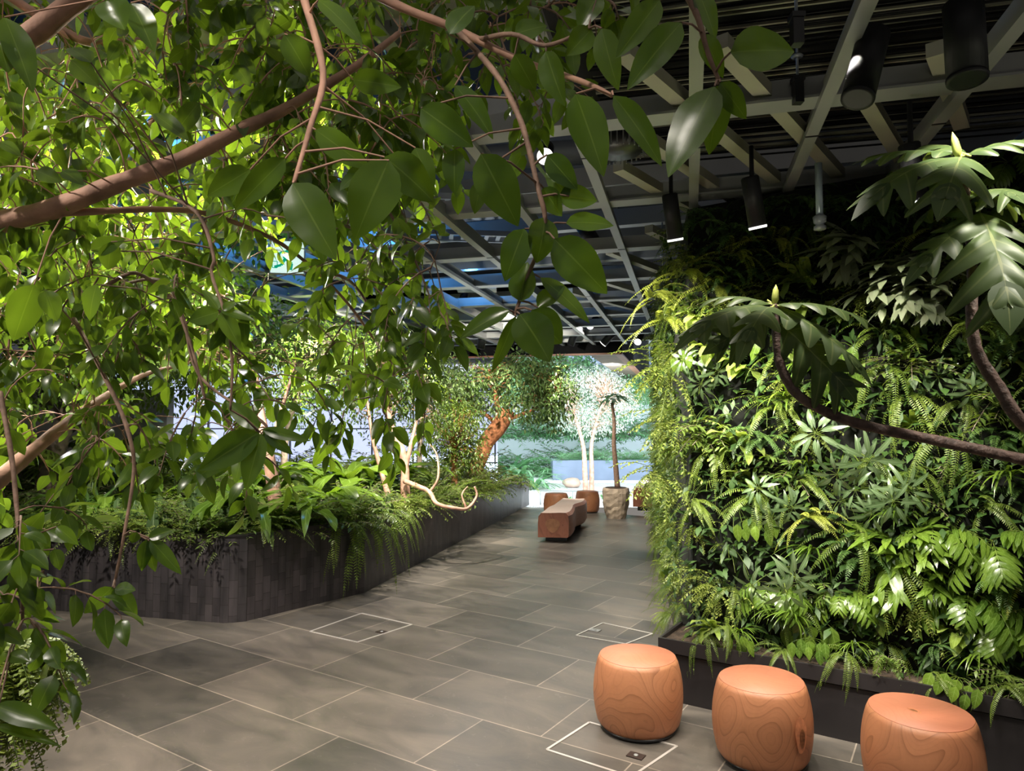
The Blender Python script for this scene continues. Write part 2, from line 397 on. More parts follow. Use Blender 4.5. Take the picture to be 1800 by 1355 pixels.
def staghorn(mb,nf=7,L=.3):
    for i in range(nf):
        a=U(-1.1,1.1); d=V(math.sin(a),math.cos(a)*.8,U(-.5,.9)); l=L*U(.8,1.1)
        b=V(0,0,0); 
        def fork(p,d,l,w,lev):
            up=V(0,.4,1); q=p+d.normalized()*l*.5+V(0,0,-.02)
            mb.leaf(p,d,up,l*.62,w,4,.25,.1,'lobe',0)
            if lev==0:
                return
            S=d.cross(up).normalized()
            for sg in(-1,1):
                dd=(d.normalized()+S*sg*U(.45,.75)+V(0,0,-.35))
                mb.leaf(q,dd,up,l*.62*U(.8,1.15),w*.62,5,.5,.1,'lance',0)
                if lev>1: fork(q,dd,l*.55,w*.6,lev-1)
        fork(b,d,l,l*.3,2)
def bushy(mb,nt=10,L=.26,leaf=.055,w=.35,wall=True,nl=12,prof='lance',droop=.8):
    for i in range(nt):
        a=U(-1.3,1.3) if wall else U(0,6.28); d=V(math.sin(a),math.cos(a)*.9,U(-.6,.9) if wall else U(.2,1.6)); l=L*U(.6,1.15)
        path=arc(V(U(-.04,.04),0,U(-.04,.04)),d,l,droop,5); mb.tube(path,.0018,3,m=1,cap=False)
        for k in range(nl):
            t=.2+.8*k/(nl-1); x=min(t*5,4.999); j=int(x); p=path[j].lerp(path[j+1],x-j); T=(path[j+1]-path[j]).normalized()
            S=T.cross(V(0,0,1)); S=S.normalized() if S.length>.1 else T.orthogonal().normalized()
            dd=T*U(.3,.8)+S*(1 if k%2 else -1)+V(0,0,U(-.4,.4)); ll=leaf*U(.7,1.2)
            mb.leaf(p,dd,V(U(-.4,.4),U(-.4,.4),1),ll,ll*w,3,.5,.2,prof,0)
def broad(mb,nl=8,L=.13,W=.085,wall=True):
    for i in range(nl):
        a=U(-1.3,1.3) if wall else U(0,6.28); d=V(math.sin(a),math.cos(a),U(-.2,.9) if wall else U(.5,1.6))
        path=arc(V(0,0,0),d,U(.08,.2),.8,3); mb.tube(path,.0022,3,m=1,cap=False)
        T=(path[-1]-path[-2]); mb.leaf(path[-1],T+V(0,.1 if wall else 0,-.6),V(0,.5 if wall else 0,1),L*U(.7,1.15),W*U(.8,1.15),6,.5,.15,'ovate',0,.08)
def lobed_leaf(mb,base,d,up,L,W,pairs=4,bend=.5,m=0):
    d=d.normalized(); sd=d.cross(up).normalized(); nr=sd.cross(d)
    n=56; K=5; p=Vector(base); b=len(mb.v); row=2*K+1; ph0=U(-.08,.08)
    wob=[U(.85,1.12) for _ in range(2*pairs+4)]
    for i in range(n+1):
        t=i/n; a=bend*t; dd=d*math.cos(a)-nr*math.sin(a); nn=sd.cross(dd)
        if i: p=p+dd*(L*.80/n)
        for q in range(-K,K+1):
            sg=1 if q>0 else -1; v=abs(q)/K
            ph=t*pairs+(.0 if sg>0 else ph0); k=int(ph); fr=ph-k
            lob=(.5-.5*math.cos(2*PI*min(1,fr)))**.62
            env=math.sin(PI*min(1,.20+.62*t))**.8
            ell=W*.5*env*(.26+.74*lob)*wob[(k*2+(sg>0))%len(wob)]
            if t>1-.5/pairs: ell*=max(0,1-(t-1+.5/pairs)*pairs*1.2)
            if i==0: ell=.002
            ang=1.20-.62*t
            x=ell*v
            off=-.10*x*v*2 + .035*W*math.sin(v*PI)*(lob-.4)*.6 - .35*W*(v*ell/(W*.5))**2*.35
            mb.v.append(p+sd*(sg*math.sin(ang)*x)+dd*(math.cos(ang)*x)+nn*off)
    for i in range(n):
        for q in range(row-1):
            a=b+i*row+q; u0=(q-K)/K; u1=(q+1-K)/K
            y0=(i/n*pairs-.25); y1=((i+1)/n*pairs-.25)
            mb.face((a,a+1,a+1+row,a+row),[(u0,y0+.22*abs(u0)),(u1,y0+.22*abs(u1)),(u1,y1+.22*abs(u1)),(u0,y1+.22*abs(u0))],m)
    # terminal lobe
    dd=d*math.cos(bend*.95)-nr*math.sin(bend*.95)
    mb.leaf(p-dd*(L*.16),dd,sd.cross(dd),L*.36,W*.24,8,.3,.04,'lance',m)
def fanpalm(mb,nf=6,L=.5,wall=False):
    for i in range(nf):
        a=U(0,6.28); d=V(math.sin(a),math.cos(a),U(.8,2)); path=arc(V(0,0,0),d,L*U(.6,1.1),.8,5); mb.tube(path,.004,4,m=1,cap=False)
        T=(path[-1]-path[-2]).normalized(); S=T.cross(V(0,0,1)).normalized(); nn=S.cross(T)
        for k in range(22):
            b=-1.9+3.8*k/21; dd=T*math.cos(b)+S*math.sin(b); mb.leaf(path[-1],dd,nn,L*.55*U(.9,1.1),.026,5,1.1,.3,'lance',0)
PROTO={}
def proto(kind,fn,mat,stem='bark_grey'):
    mb=MB(); fn(mb); PROTO.setdefault(kind,[]).append((mb,[M[mat],M[stem]]))
for v in range(2):
    proto('boston_fern',lambda mb:boston(mb,13,.36),'fern','fern')
    proto('lace_fern',lambda mb:lace(mb,8,.27),'fern_dark','fern')
    proto('umbrella_plant',lambda mb:umbrella(mb,5),'umbrella','fern')
    proto('oak_leaf_fern',lambda mb:oakfern(mb,6,.32),'glossy','lime')
    proto('bird_nest_fern',lambda mb:strap(mb,8,.24,.07,prof='strap'),'lime','fern')
    proto('leafy_shrub',lambda mb:bushy(mb,14,.26,.06,.36),'shrub','bark_grey')
    proto('broadleaf_plant',lambda mb:broad(mb,10),'glossy','fern')
proto('golden_fern',lambda mb:boston(mb,12,.34,.04),'fern_yellow','fern_yellow')
proto('trailing_fern',lambda mb:boston(mb,12,.42,.034,True,3.2,28),'fern','fern')
proto('dark_fern',lambda mb:boston(mb,14,.36,.04,True,1.8,22),'fern_dark','fern_dark')
proto('staghorn_fern',lambda mb:staghorn(mb,8,.3),'stag','fern')
proto('elkhorn_fern',lambda mb:staghorn(mb,8,.3),'glossy','fern')
proto('grass_plant',lambda mb:strap(mb,24,.28,.016,True,0,1.5),'glossy','fern')
proto('tiny_leaf_creeper',lambda mb:bushy(mb,26,.28,.022,.6,True,20,'ovate',1.2),'tiny','fern')
# upright kinds for beds
for v in range(2):
    proto('bed_fern',lambda mb:boston(mb,20,.6,.05,False,1.5,28),'fern','fern')
    proto('bed_shrub',lambda mb:bushy(mb,34,.5,.06,.36,False,16,'lance',.6),'shrub','bark_grey')
proto('fan_palm',lambda mb:fanpalm(mb,7,.5),'fern','fern')
proto('bed_strap',lambda mb:strap(mb,15,.55,.10,False,.22,1.9,'strap'),'glossy','fern')
proto('bed_grass',lambda mb:strap(mb,60,.55,.018,False,0,1.4),'fern_dark','fern')
proto('bed_creeper',lambda mb:bushy(mb,50,.38,.03,.6,False,22,'ovate',1.5),'tiny','fern')
proto('bed_broad',lambda mb:broad(mb,22,.2,.09,False),'umbrella','fern')
proto('garden_shrub',lambda mb:bushy(mb,44,.5,.07,.3,False,18),'cool','bark_grey')
proto('garden_strap',lambda mb:strap(mb,30,.6,.05,False,.05,1.6),'cool','fern')
MESH={}
def plant(kind,name,loc,rot,scale,label,cat,group,var=None):
    L=PROTO[kind]; i=R.randrange(len(L)) if var is None else var%len(L)
    if (kind,i) not in MESH:
        o=L[i][0].build(name,L[i][1]); MESH[(kind,i)]=o.data
    else:
        o=bpy.data.objects.new(name,MESH[(kind,i)]); C.objects.link(o)
    o.location=loc; o.rotation_euler=rot; o.scale=(scale,)*3
    tag(o,label,cat,group); return o

# ------------------------------------------------------------------ camera, world
cam=bpy.data.cameras.new('camera'); cam.sensor_width=36; cam.lens=24; cam.clip_start=.05
co=bpy.data.objects.new('camera',cam); C.objects.link(co); co.location=(0,0,CAMH); co.rotation_euler=(PI/2+PITCH,0,0)
bpy.context.scene.camera=co
sc=bpy.context.scene
w=bpy.data.worlds.new('world'); sc.world=w; w.use_nodes=True
w.node_tree.nodes['Background'].inputs[0].default_value=(1,.93,.85,1); w.node_tree.nodes['Background'].inputs[1].default_value=.16
sc.view_settings.view_transform='Standard'; sc.view_settings.look='None'; sc.view_settings.exposure=0.55; sc.view_settings.gamma=1
sc.cycles.use_adaptive_sampling=True; sc.cycles.adaptive_threshold=0.04; sc.cycles.max_bounces=5; sc.cycles.transmission_bounces=3; sc.cycles.diffuse_bounces=4; sc.cycles.glossy_bounces=3

# ------------------------------------------------------------------ setting
A=math.radians(14.5); DA=V(math.sin(A),math.cos(A),0); DB=V(-math.cos(A),math.sin(A),0)   # bar direction, cross-beam direction
def LT(w,t,z): # lateral w, along t
    return V(w*math.cos(A)+t*math.sin(A),-w*math.sin(A)+t*math.cos(A),z)
mb=MB(); mb.v=[V(-16,-8,0),V(16,-8,0),V(16,20.5,0),V(-16,20.5,0)]; mb.face((0,1,2,3))
fl=mb.build('floor',floor_mat(),smooth=False)
fl.rotation_euler=(0,0,0); 
# tile courses run 33 degrees off the view axis: rotate the slab, then it is larger than the hall on every side
mb=MB(); mb.v=[V(-24,-16,0),V(10,-16,0),V(10,12.0,0),V(-24,12.0,0)]; mb.face((0,1,2,3))
bpy.data.objects.remove(fl)
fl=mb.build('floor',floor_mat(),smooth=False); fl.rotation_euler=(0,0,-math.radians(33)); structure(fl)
E_=P(0,745,14.7).y
mb=MB(); mb.box((4,21.2,-.03),(30,13.0,.10)); gv=mb.build('gravel_ground',M['gravel'],smooth=False); structure(gv); gv.name='floor_gravel_court'
# slab + slatted ceiling
mb=MB(); mb.box((0,6,4.35),(34,30,.1)); structure(mb.build('ceiling',M['dark'],smooth=False))
# ribbed underside of a low ceiling zone over the green wall: fine parallel strips
mb=MB()
for i in range(96):
    t=2.35+i*.023; z=3.46+.02*math.sin(i*2.3)+U(-.012,.012)
    a=LT(-.45,t+U(-.02,.02),z); b=LT(3.3,t+.10+U(-.03,.03),z); mb.beam(a,b,.007+.004*(i%3==0),.010,m=(1 if i%3==0 else 0))
mb.box(LT(1.4,3.4,3.62),(4.2,2.5,.04),Matrix.Rotation(-A,3,'Z'),0)
o=mb.build('ceiling_slatted_panel',[M['dark'],M['beige']],smooth=False); structure(o)

# ------------------------------------------------------------------ ceiling lattice
def obj_label(o,l,c,g=None,k=None): return tag(o,l,c,g,k)
ZB=3.15
k=0
ordn=['first','second','third','fourth','fifth','sixth','seventh','eighth','ninth','tenth','eleventh','twelfth','thirteenth','fourteenth','fifteenth','sixteenth']
wl=[1.18+.565*i for i in (2,1,0,-1,-2,-3,-4,-5,-6,-7,-8,-9,-10,-11,-12)]
for i,wv in enumerate(wl):
    r=empty('ceiling_bar',LT(wv,6,ZB))
    tag(r,'long grey steel ceiling bar running toward the portal, %s counted from the green wall'%ordn[i],'ceiling bar','parallel ceiling bars')
    m1=MB(); t1=12.35 if wv<1.3 else 4.6
    m1.beam(LT(wv,.8,ZB),LT(wv,t1,ZB),.058,.03)
    m1.beam(LT(wv,.8,ZB+.055),LT(wv,t1,ZB+.055),.012,.09)
    for v in m1.v: v-=r.location
    m1.build('rail',M['steel'],r,smooth=False)
    for q in range(6):
        t=1.6+q*2.0
        if t<t1:
            m2=MB(); m2.beam(LT(wv,t,ZB-.016),LT(wv,t+.012,ZB-.016),.060,.004)
            for v in m2.v: v-=r.location
            m2.build('joint_plate',M['black'],r,smooth=False)
tb=[2.15,3.3,4.52,5.75,6.95,8.1,9.2,10.2,11.2,12.1]
for i,t in enumerate(tb):
    m1=MB(); a=LT(3.2 if t<4.6 else 1.6,t,ZB+.075); b=LT(-8.2,t,ZB+.075)
    m1.beam(a,b,.085,.10); m1.beam(a+V(0,0,-.052),b+V(0,0,-.052),.13,.012)
    o=m1.build('cross_beam',M['steel'],smooth=False,loc=LT(0,t,ZB+.07))
    tag(o,'grey steel cross beam over the ceiling bars, %s counted from the camera'%ordn[i],'beam','cross beams of the ceiling')
# higher steel beams
for i,t in enumerate([2.7,3.9,5.2,6.4,7.6,8.7,9.8,10.8,11.7]):
    m1=MB(); m1.beam(LT(3.2 if t<5 else 1.4,t,3.62+.04*(i%2)),LT(-8.2,t+.25,3.62),.10,.16)
    o=m1.build('upper_beam',M['steel'],smooth=False,loc=LT(0,t,3.6)); tag(o,'grey beam in the dark void above the lattice, %s row in'%ordn[i],'beam','upper beams above the lattice')
# diagonal struts
A3=math.radians(39)
def L3(w,t,z): return V(w*math.cos(A3)+t*math.sin(A3),-w*math.sin(A3)+t*math.cos(A3),z)
for i,(wv,t0,t1) in enumerate([(-.36,3.2,4.1),(-.68,3.3,4.7),(-1.03,2.6,4.62),(-1.36,2.4,4.3),(-1.7,3.3,5.2),(-2.02,3.5,4.9),(-2.5,4.8,6.6),(-3.1,5.2,7.4),(-3.8,5.6,8.4),(-4.4,6.5,9.2)]):
    m1=MB(); m1.beam(L3(wv,t0,3.235),L3(wv,t1,3.235),.07,.06); o=m1.build('diagonal_strut',M['beige'],smooth=False,loc=L3(wv,(t0+t1)/2,3.235))
    tag(o,'pale diagonal strut crossing the ceiling lattice, %s counted from the breadfruit leaves'%ordn[i],'strut','diagonal ceiling struts')
# threaded rod hangers with a clamp
for px,py,d,l in((1402,140,3.0,'hanger rod with clamp on the beam above the stump stools'),(1400,30,2.5,'upper hanger rod near the top of the lattice'),(1165,470,6.2,'small hanger by the edge of the green wall')):
    p=P(px,py,d); r=empty('hanger_rod',p); tag(r,'thin steel '+l,'ceiling hanger')
    m1=MB(); m1.tube([V(0,0,0),V(0,0,.42)],.006,6); m1.build('rod',M['duct'],r)
    m1=MB(); m1.box((0,0,0),(.05,.05,.02)); m1.box((0,0,-.06),(.04,.04,.10)); m1.build('clamp',M['black'],r,smooth=False)
    m1=MB(); m1.lathe([(.02,.10),(.028,.108),(.02,.116)],10); m1.build('nut',M['duct'],r)
# ducts in the blue-lit void
for i,(x0,y0,x1,y1,z,rr,l) in enumerate([(-6,6.3,1.2,5.2,3.85,.10,'round duct lit blue above the ceiling bars, near run'),(-6.5,8.0,1.0,6.4,3.8,.08,'round duct lit blue, second run'),(-5,9.4,1.6,8.2,3.72,.07,'blue lit pipe deep in the ceiling void'),(-6,5.2,-1.2,4.4,3.9,.13,'wide blue lit duct behind the fig leaves')]):
    m1=MB(); m1.tube([V(x0,y0,z),V(x1,y1,z)],rr,14); o=m1.build('ceiling_duct',M['duct'],loc=((x0+x1)/2,(y0+y1)/2,z)); tag(o,l,'duct')
for i,(px,py,d,sz,l) in enumerate([(655,435,7.4,(.42,.3,.28),'blue lit junction box hanging beside the ceiling duct'),(838,502,8.6,(.5,.3,.12),'small blue lit tray box between ceiling bars')]):
    p=P(px,py,d); r=empty('junction_box',p); tag(r,l,'junction box'); m1=MB(); m1.box((0,0,0),sz); m1.build('housing',M['duct'],r,smooth=False)
    m1=MB(); m1.tube([V(sz[0]*.3,0,-.1),V(sz[0]*.3,0,-.4)],.035,8); m1.build('pipe_stub',M['duct'],r)
for i,(px,py,d) in enumerate([(825,415,6.6),(700,350,5.5)]):
    p=P(px,py,d); r=empty('cable_ladder',p,.12); tag(r,['blue lit cable ladder with short rungs above the bars','cable ladder tray higher up in the void behind fig leaves'][i],'cable ladder')
    m1=MB(); m1.beam(V(-.8,-.12,0),V(.8,-.12,0),.02,.05); m1.beam(V(-.8,.12,0),V(.8,.12,0),.02,.05); m1.build('side_rail',M['duct'],r,smooth=False)
    m1=MB()
    for q in range(14): m1.beam(V(-.75+q*.115,-.12,0),V(-.75+q*.115,.12,0),.04,.015)
    m1.build('rung',M['duct'],r,smooth=False)
# ventilator with mesh guard behind leaves
p=P(1088,262,3.6); r=empty('round_ventilator',p); tag(r,'dark round ventilator with mesh rim between the lattice beams','ventilator')
m1=MB(); m1.lathe([(.02,-.02),(.12,-.02),(.14,.03),(.14,.12),(.10,.14)],24); m1.build('housing',M['black'],r)
m1=MB()
for q in range(28):
    a=2*PI*q/28; m1.beam(V(.14*math.cos(a),.14*math.sin(a),-.03),V(.14*math.cos(a),.14*math.sin(a),.10),.006,.006)
m1.build('mesh_guard',M['steel'],r,smooth=False)
# sprinkler / clear pipe by the wall
p=P(1441,388,3.45); r=empty('sprinkler_pipe',p); tag(r,'short clear pipe with ringed metal nozzle hanging before the green wall','sprinkler')
m1=MB(); m1.tube([V(0,0,.0),V(0,0,.30)],.018,10); m1.build('pipe',M['glass_pipe'],r)
m1=MB(); m1.lathe([(.012,-.05),(.03,-.045),(.03,-.03),(.018,-.02),(.03,-.01),(.034,.02),(.02,.03)],14); m1.build('nozzle',M['duct'],r)

# ------------------------------------------------------------------ lamps
def light(kind,name,loc,target,e,col=(1,.93,.82),size=.05,angle=60,blend=.6,parent=None,shape=None):
    l=bpy.data.lights.new(name,kind); l.energy=e; l.color=col
    if kind=='SPOT': l.spot_size=math.radians(angle); l.spot_blend=blend; l.shadow_soft_size=size
    elif kind=='AREA': l.shape='RECTANGLE'; l.size=size; l.size_y=shape or size
    else: l.shadow_soft_size=size
    o=bpy.data.objects.new(name,l); C.objects.link(o); o.location=loc
    if target is not None: o.rotation_euler=(Vector(target)-Vector(loc)).to_track_quat('-Z','Y').to_euler()
    return o
def spotlight(p,target,label,Lb=.2,rad=.04,on=True,energy=0,angle=50,lens='lens',hang=True,col=(1,.93,.82)):
    """p: centre of the lens; body goes back along the axis"""
    ax=(Vector(target)-p).normalized(); q=ax.to_track_quat('-Z','Y')
    r=empty('track_spotlight',p); r.rotation_mode='QUATERNION'; r.rotation_quaternion=q
    tag(r,label,'spotlight','black cylinder spotlights under the lattice')
    m1=MB(); m1.lathe([(rad*.88,.02),(rad,.0),(rad,Lb*.97),(rad*.85,Lb)],24); m1.build('housing',M['lampblack'],r)
    m1=MB(); m1.lathe([(rad*.72,-.004),(rad*.74,.006)],20); m1.build('lens',M[lens] if on else M['black'],r)
    m1=MB(); m1.lathe([(rad*.78,-.006),(rad*1.0,-.008),(rad*1.02,.004),(rad*.8,.006)],24); m1.build('rim',M['ringw'] if on else M['lampblack'],r)
    top=V(0,0,Lb*.75)+V(rad,0,0)
    m1=MB(); inv=q.inverted(); upv=inv@V(0,0,1)
    hh=max(.04,ZB-(p+q@V(0,0,Lb*.75)).z)
    m1.tube([V(0,0,Lb*.7),V(0,0,Lb*.7)+upv*hh],.012,8); m1.build('bracket',M['lampblack'],r)
    if on and energy:
        l=light('SPOT','spot_lamp',p+ax*.03,target,energy,col,.035,angle,.55)
    return r
dn=V(.0,.05,-1)
spotlight(P(1187,421,3.9),P(1187,421,3.9)+V(.18,.25,-1),'lit black cylinder downlight at the corner of the green wall',.26,.045,True,60,70)
spotlight(P(1332,399,3.5),P(1332,399,3.5)+V(.22,.2,-1),'lit black downlight hanging beside the clear sprinkler pipe',.26,.045,True,70,75)
spotlight(P(1612,355,3.0),P(1612,355,3.0)+V(.2,.15,-1),'lit downlight half hidden by the breadfruit leaves',.26,.045,True,70,75)
spotlight(P(1508,172,2.45),P(1508,172,2.45)+V(-.35,-.2,-1),'big unlit black cylinder lamp tilted between the lattice bars',.30,.058,False)
spotlight(P(1700,138,2.35),P(1700,138,2.35)+V(-.05,-.1,-1),'big upright unlit black cylinder lamp by the outermost bar',.30,.065,False)
spotlight(P(1050,438,6.0),P(1050,438,6.0)+V(.5,-.3,-1),'tilted black cylinder lamp with a pale rim below the drooping fig leaves',.34,.07,True,0)
spotlight(P(958,275,3.5),P(958,275,3.5)+V(-.1,-.9,-.7),'bright round spotlight shining toward the camera between fig leaves',.16,.042,True,12,60)
spotlight(P(812,531,9.2),P(812,531,9.2)+V(-.1,-.8,-.6),'bright spotlight facing the camera, one of a pair over the planter, beside fig leaf',.28,.055,True,30,60)
spotlight(P(855,531,9.2),P(855,531,9.2)+V(.15,-.8,-.6),'bright spotlight facing the camera, one of a pair, with long visible black body',.28,.055,True,30,60)
spotlight(P(975,575,11.0),P(975,575,11.0)+V(-.2,-.8,-.6),'tiny lit spotlight partly behind a hanging fig leaf above the portal',.28,.05,True,20,60)
spotlight(P(1037,573,11.0),P(1037,573,11.0)+V(-.5,-.8,-.6),'lit spotlight with an oval lens above the end of the portal header',.28,.06,True,20,60)
spotlight(P(1121,601,11.5),P(1121,601,11.5)+V(-.4,-.8,-.7),'lit spotlight against the green wall edge above the portal corner',.28,.06,True,20,60)
spotlight(P(845,612,11.8),P(845,612,11.8)+V(-.15,.3,-1),'unlit black cylinder above the portal header, before the dark tree',.30,.07,False)
spotlight(P(897,606,11.8),P(897,606,11.8)+V(-.35,.3,-1),'unlit tilted black cylinder between two ceiling bars above the header',.30,.065,False)
spotlight(P(1003,606,11.8),P(1003,606,11.8)+V(-.35,.3,-1),'unlit tilted cylinder above the header beside the hanging fig leaf tip',.30,.065,False)
spotlight(P(1060,604,11.8),P(1060,604,11.8)+V(-.55,.3,-.6),'strongly tilted cylinder with thin lit edge at the last ceiling bar',.30,.065,True,0)
spotlight(P(842,575,10.5),P(842,575,10.5)+V(-.2,.3,-1),'small dark cylinder deep among the crossing ceiling bars',.22,.06,False)
spotlight(P(362,158,5.2),P(362,158,5.2)+V(.1,-.8,-.6),'small bright spotlight glinting through the upper fig canopy',.16,.04,True,20,60)
spotlight(P(163,240,5.6),P(163,240,5.6)+V(.1,-.8,-.6),'small spotlight glint behind the fig canopy near the big branch',.16,.04,True,20,60)
# emergency exit sign
p=P(505,452,4.9); r=empty('exit_sign',p,.15); r.scale=(.68,.68,.68); tag(r,'lit white and green running man exit sign hanging in the void behind fig leaves','exit sign')
m1=MB(); m1.box((0,.03,0),(.36,.05,.36)); m1.build('case',M['steel'],r,smooth=False)
m1=MB(); m1.box((0,0,0),(.34,.01,.34)); m1.build('face',M['exitw'],r,smooth=False)
m1=MB()
m1.tube([V(.04,-.008,.115),V(.04,-.008,.12)],.03,12)
def lim(a,b,w_): m1.beam(V(a[0],-.009,a[1]),V(b[0],-.009,b[1]),.006,w_)
lim((.02,.08),(-.02,-.02),.055); lim((.02,.07),(.10,.02),.022); lim((.0,.06),(-.07,.05),.022); lim((-.07,.05),(-.09,-.0),.02)
lim((-.02,-.02),(.05,-.07),.03); lim((.05,-.07),(.04,-.14),.026); lim((-.02,-.02),(-.06,-.09),.03); lim((-.06,-.09),(-.13,-.11),.026)
m1.build('running_figure',M['exitg'],r,smooth=False)
m1=MB(); m1.box((-.125,-.007,-.12),(.05,.004,.008)); m1.box((-.125,-.007,-.05),(.05,.004,.008)); m1.box((-.15,-.007,-.085),(.008,.004,.07)); m1.box((-.10,-.007,-.085),(.008,.004,.07)); m1.build('door_symbol',M['exitg'],r,smooth=False)
m1=MB(); m1.tube([V(0,.03,.18),V(0,.03,.6)],.01,6); m1.build('hanging_rod',M['steel'],r)

# ------------------------------------------------------------------ portal and garden court beyond
ct=V(1.95,12.45,0)   # header corner
mb=MB(); a=ct+V(0,0,3.66); b=ct+DB*11+V(0,0,3.66); mb.beam(a,b,.12,1.34); o=mb.build('wall_portal_header',M['fascia'],smooth=False); structure(o)
mb=MB(); b2=ct+DA*9+V(0,0,3.66); mb.beam(a,b2,.12,1.34); structure(mb.build('wall_portal_return',M['fascia'],smooth=False))
mb=MB(); mb.beam(ct+V(.02,0,2.985),ct+DB*11+V(0,0,2.985),.13,.03); mb.beam(ct+V(.0,0,2.985),ct+DA*9+V(0,0,2.985),.13,.03); structure(mb.build('trim_1',M['wood_trim'],smooth=False))
mb=MB(); q0=ct+DA*.3-DA.cross(V(0,0,1))*(.35); 
mb.beam(ct+DA*.1+DB*.30+V(0,0,3.02),ct+DA*9+DB*.30+V(0,0,3.02),.55,.03); structure(mb.build('ceiling_court_soffit',M['soffit'],smooth=False))
mb=MB(); mb.box((4,19,4.4),(26,14,.1)); structure(mb.build('ceiling_court',M['bright'],smooth=False))
mb=MB(); mb.box((2.0,26.5,2.2),(26,.2,4.4)); structure(mb.build('wall_back',M['bright'],smooth=False))
mb=MB(); mb.box((5.2,22.2,3.75),(7.4,.2,1.1)); structure(mb.build('wall_court_band',M['paleblue'],smooth=False))
mb=MB(); mb.box((5.2,22.0,3.17),(7.4,.2,.05)); structure(mb.build('trim_2',M['glow'],smooth=False))
# low blue-grey planter in the court
pb0=G(978,845); pb1=G(1150,848)
mb=MB(); mb.box(((pb0.x+5)/2+.6,pb0.y+.6,.3),(5.2-pb0.x+1.2,1.2,.6)); o=mb.build('court_planter',M['paleblue'],smooth=False); tag(o,'long low blue-grey planter box across the white gravel court','planter')
# pale daylight window wall behind the planted bed
mb=MB(); mb.box((-5.1,14.3,1.7),(9.6,.12,2.5)); o=mb.build('window_1',M['frost'],smooth=False); structure(o)
mb=MB()
for i in range(12): mb.box((-9.7+i*.85,14.2,1.7),(.03,.06,2.5))
for z in(.9,1.6,2.4): mb.box((-5.1,14.2,z),(9.6,.05,.025))
structure(mb.build('window_1_frame',M['mull'],smooth=False))
mb=MB(); mb.box((-5.5,14.4,3.6),(11,.15,1.35)); structure(mb.build('wall_far',M['concrete'],smooth=False))
mb=MB(); mb.box((-5.5,14.4,.2),(11,.15,.6)); structure(mb.build('wall_far_base',M['concrete'],smooth=False))
mb=MB(); mb.box((-9.8,7,2.1),(.15,15,4.3)); structure(mb.build('wall_left',M['concrete'],smooth=False))
mb=MB(); mb.box((-7.4,10.2,1.15),(4.6,.2,2.1)); structure(mb.build('wall_bed_partition',M['concrete'],smooth=False))

# ------------------------------------------------------------------ slate planter
outl=[V(-9.6,7.75,0),G(0,1066),G(395,1095),]
c0=G(397,1095)
pts=[V(-9.6,7.55,0),G(0,1066),G(200,1080.5),G(372,1093.5),G(392,1095),G(410,1094.5),G(432,1092),G(530,1068),G(640,1042),G(700,1010),G(780,967),G(860,924.5),G(930,887)]
def toph(p): return .73-max(0,(p.y-6.6))/8*.24
mb=MB(); n=len(pts); s=0
for i,p in enumerate(pts):
    if i: s+=(p-pts[i-1]).length
    mb.v.append(V(p.x,p.y,0)); mb.v.append(V(p.x,p.y,toph(p)))
    pts[i]=p; mb.__dict__.setdefault('s',[]).append(s)
for i in range(n-1):
    a=mb.s[i]; b=mb.s[i+1]; mb.face((2*i,2*i+2,2*i+3,2*i+1),[(a,0),(b,0),(b,toph(pts[i+1])),(a,toph(pts[i]))])
bpl=empty('slate_planter',(-2.5,6.5,0)); tag(bpl,'long raised planter clad in dark slate tiles with a rounded corner','planter')
o=mb.build('tiled_wall',planter_mat(),bpl,smooth=False); o.matrix_parent_inverse=Matrix.Translation((2.5,-6.5,0))
def inward(i):
    d=(pts[min(i+1,n-1)]-pts[max(i-1,0)]).normalized(); return V(-d.y,d.x,0)
mb=MB()
for i,p in enumerate(pts):
    q=inward(i); z=toph(p); mb.v+= [V(p.x,p.y,z)-q*.012, V(p.x,p.y,z)+q*.05, V(p.x,p.y,z+.012)-q*.012, V(p.x,p.y,z+.012)+q*.05]
for i in range(n-1):
    a=4*i;b=a+4
    for f in((0,2,3,1),): pass
    mb.face((a+2,b+2,b+3,a+3)); mb.face((a,b,b+2,a+2)); mb.face((a+1,a+3,b+3,b+1))
o=mb.build('rim',M['trough'],bpl,smooth=False); o.matrix_parent_inverse=Matrix.Translation((2.5,-6.5,0))
# end cap of the planter
mb=MB(); e=pts[-1]; mb.v=[V(e.x,e.y,0),V(e.x-2.5,e.y+.25,0),V(e.x-2.5,e.y+.25,.49),V(e.x,e.y,.49)]; mb.face((0,1,2,3),[(0,0),(2.5,0),(2.5,.5),(0,.5)])
o=mb.build('end_wall',M['paleblue'],bpl,smooth=False); o.matrix_parent_inverse=Matrix.Translation((2.5,-6.5,0))
mb=MB(); vs=[V(p.x,p.y,toph(p)-.06)+inward(i)*.03 for i,p in enumerate(pts)]+[V(-2.3,14.2,.45),V(-9.6,14.2,.6)]
mb.v=vs; mb.face(tuple(range(len(vs)))); o=mb.build('soil_bed',M['soil'],bpl,smooth=False); o.matrix_parent_inverse=Matrix.Translation((2.5,-6.5,0))

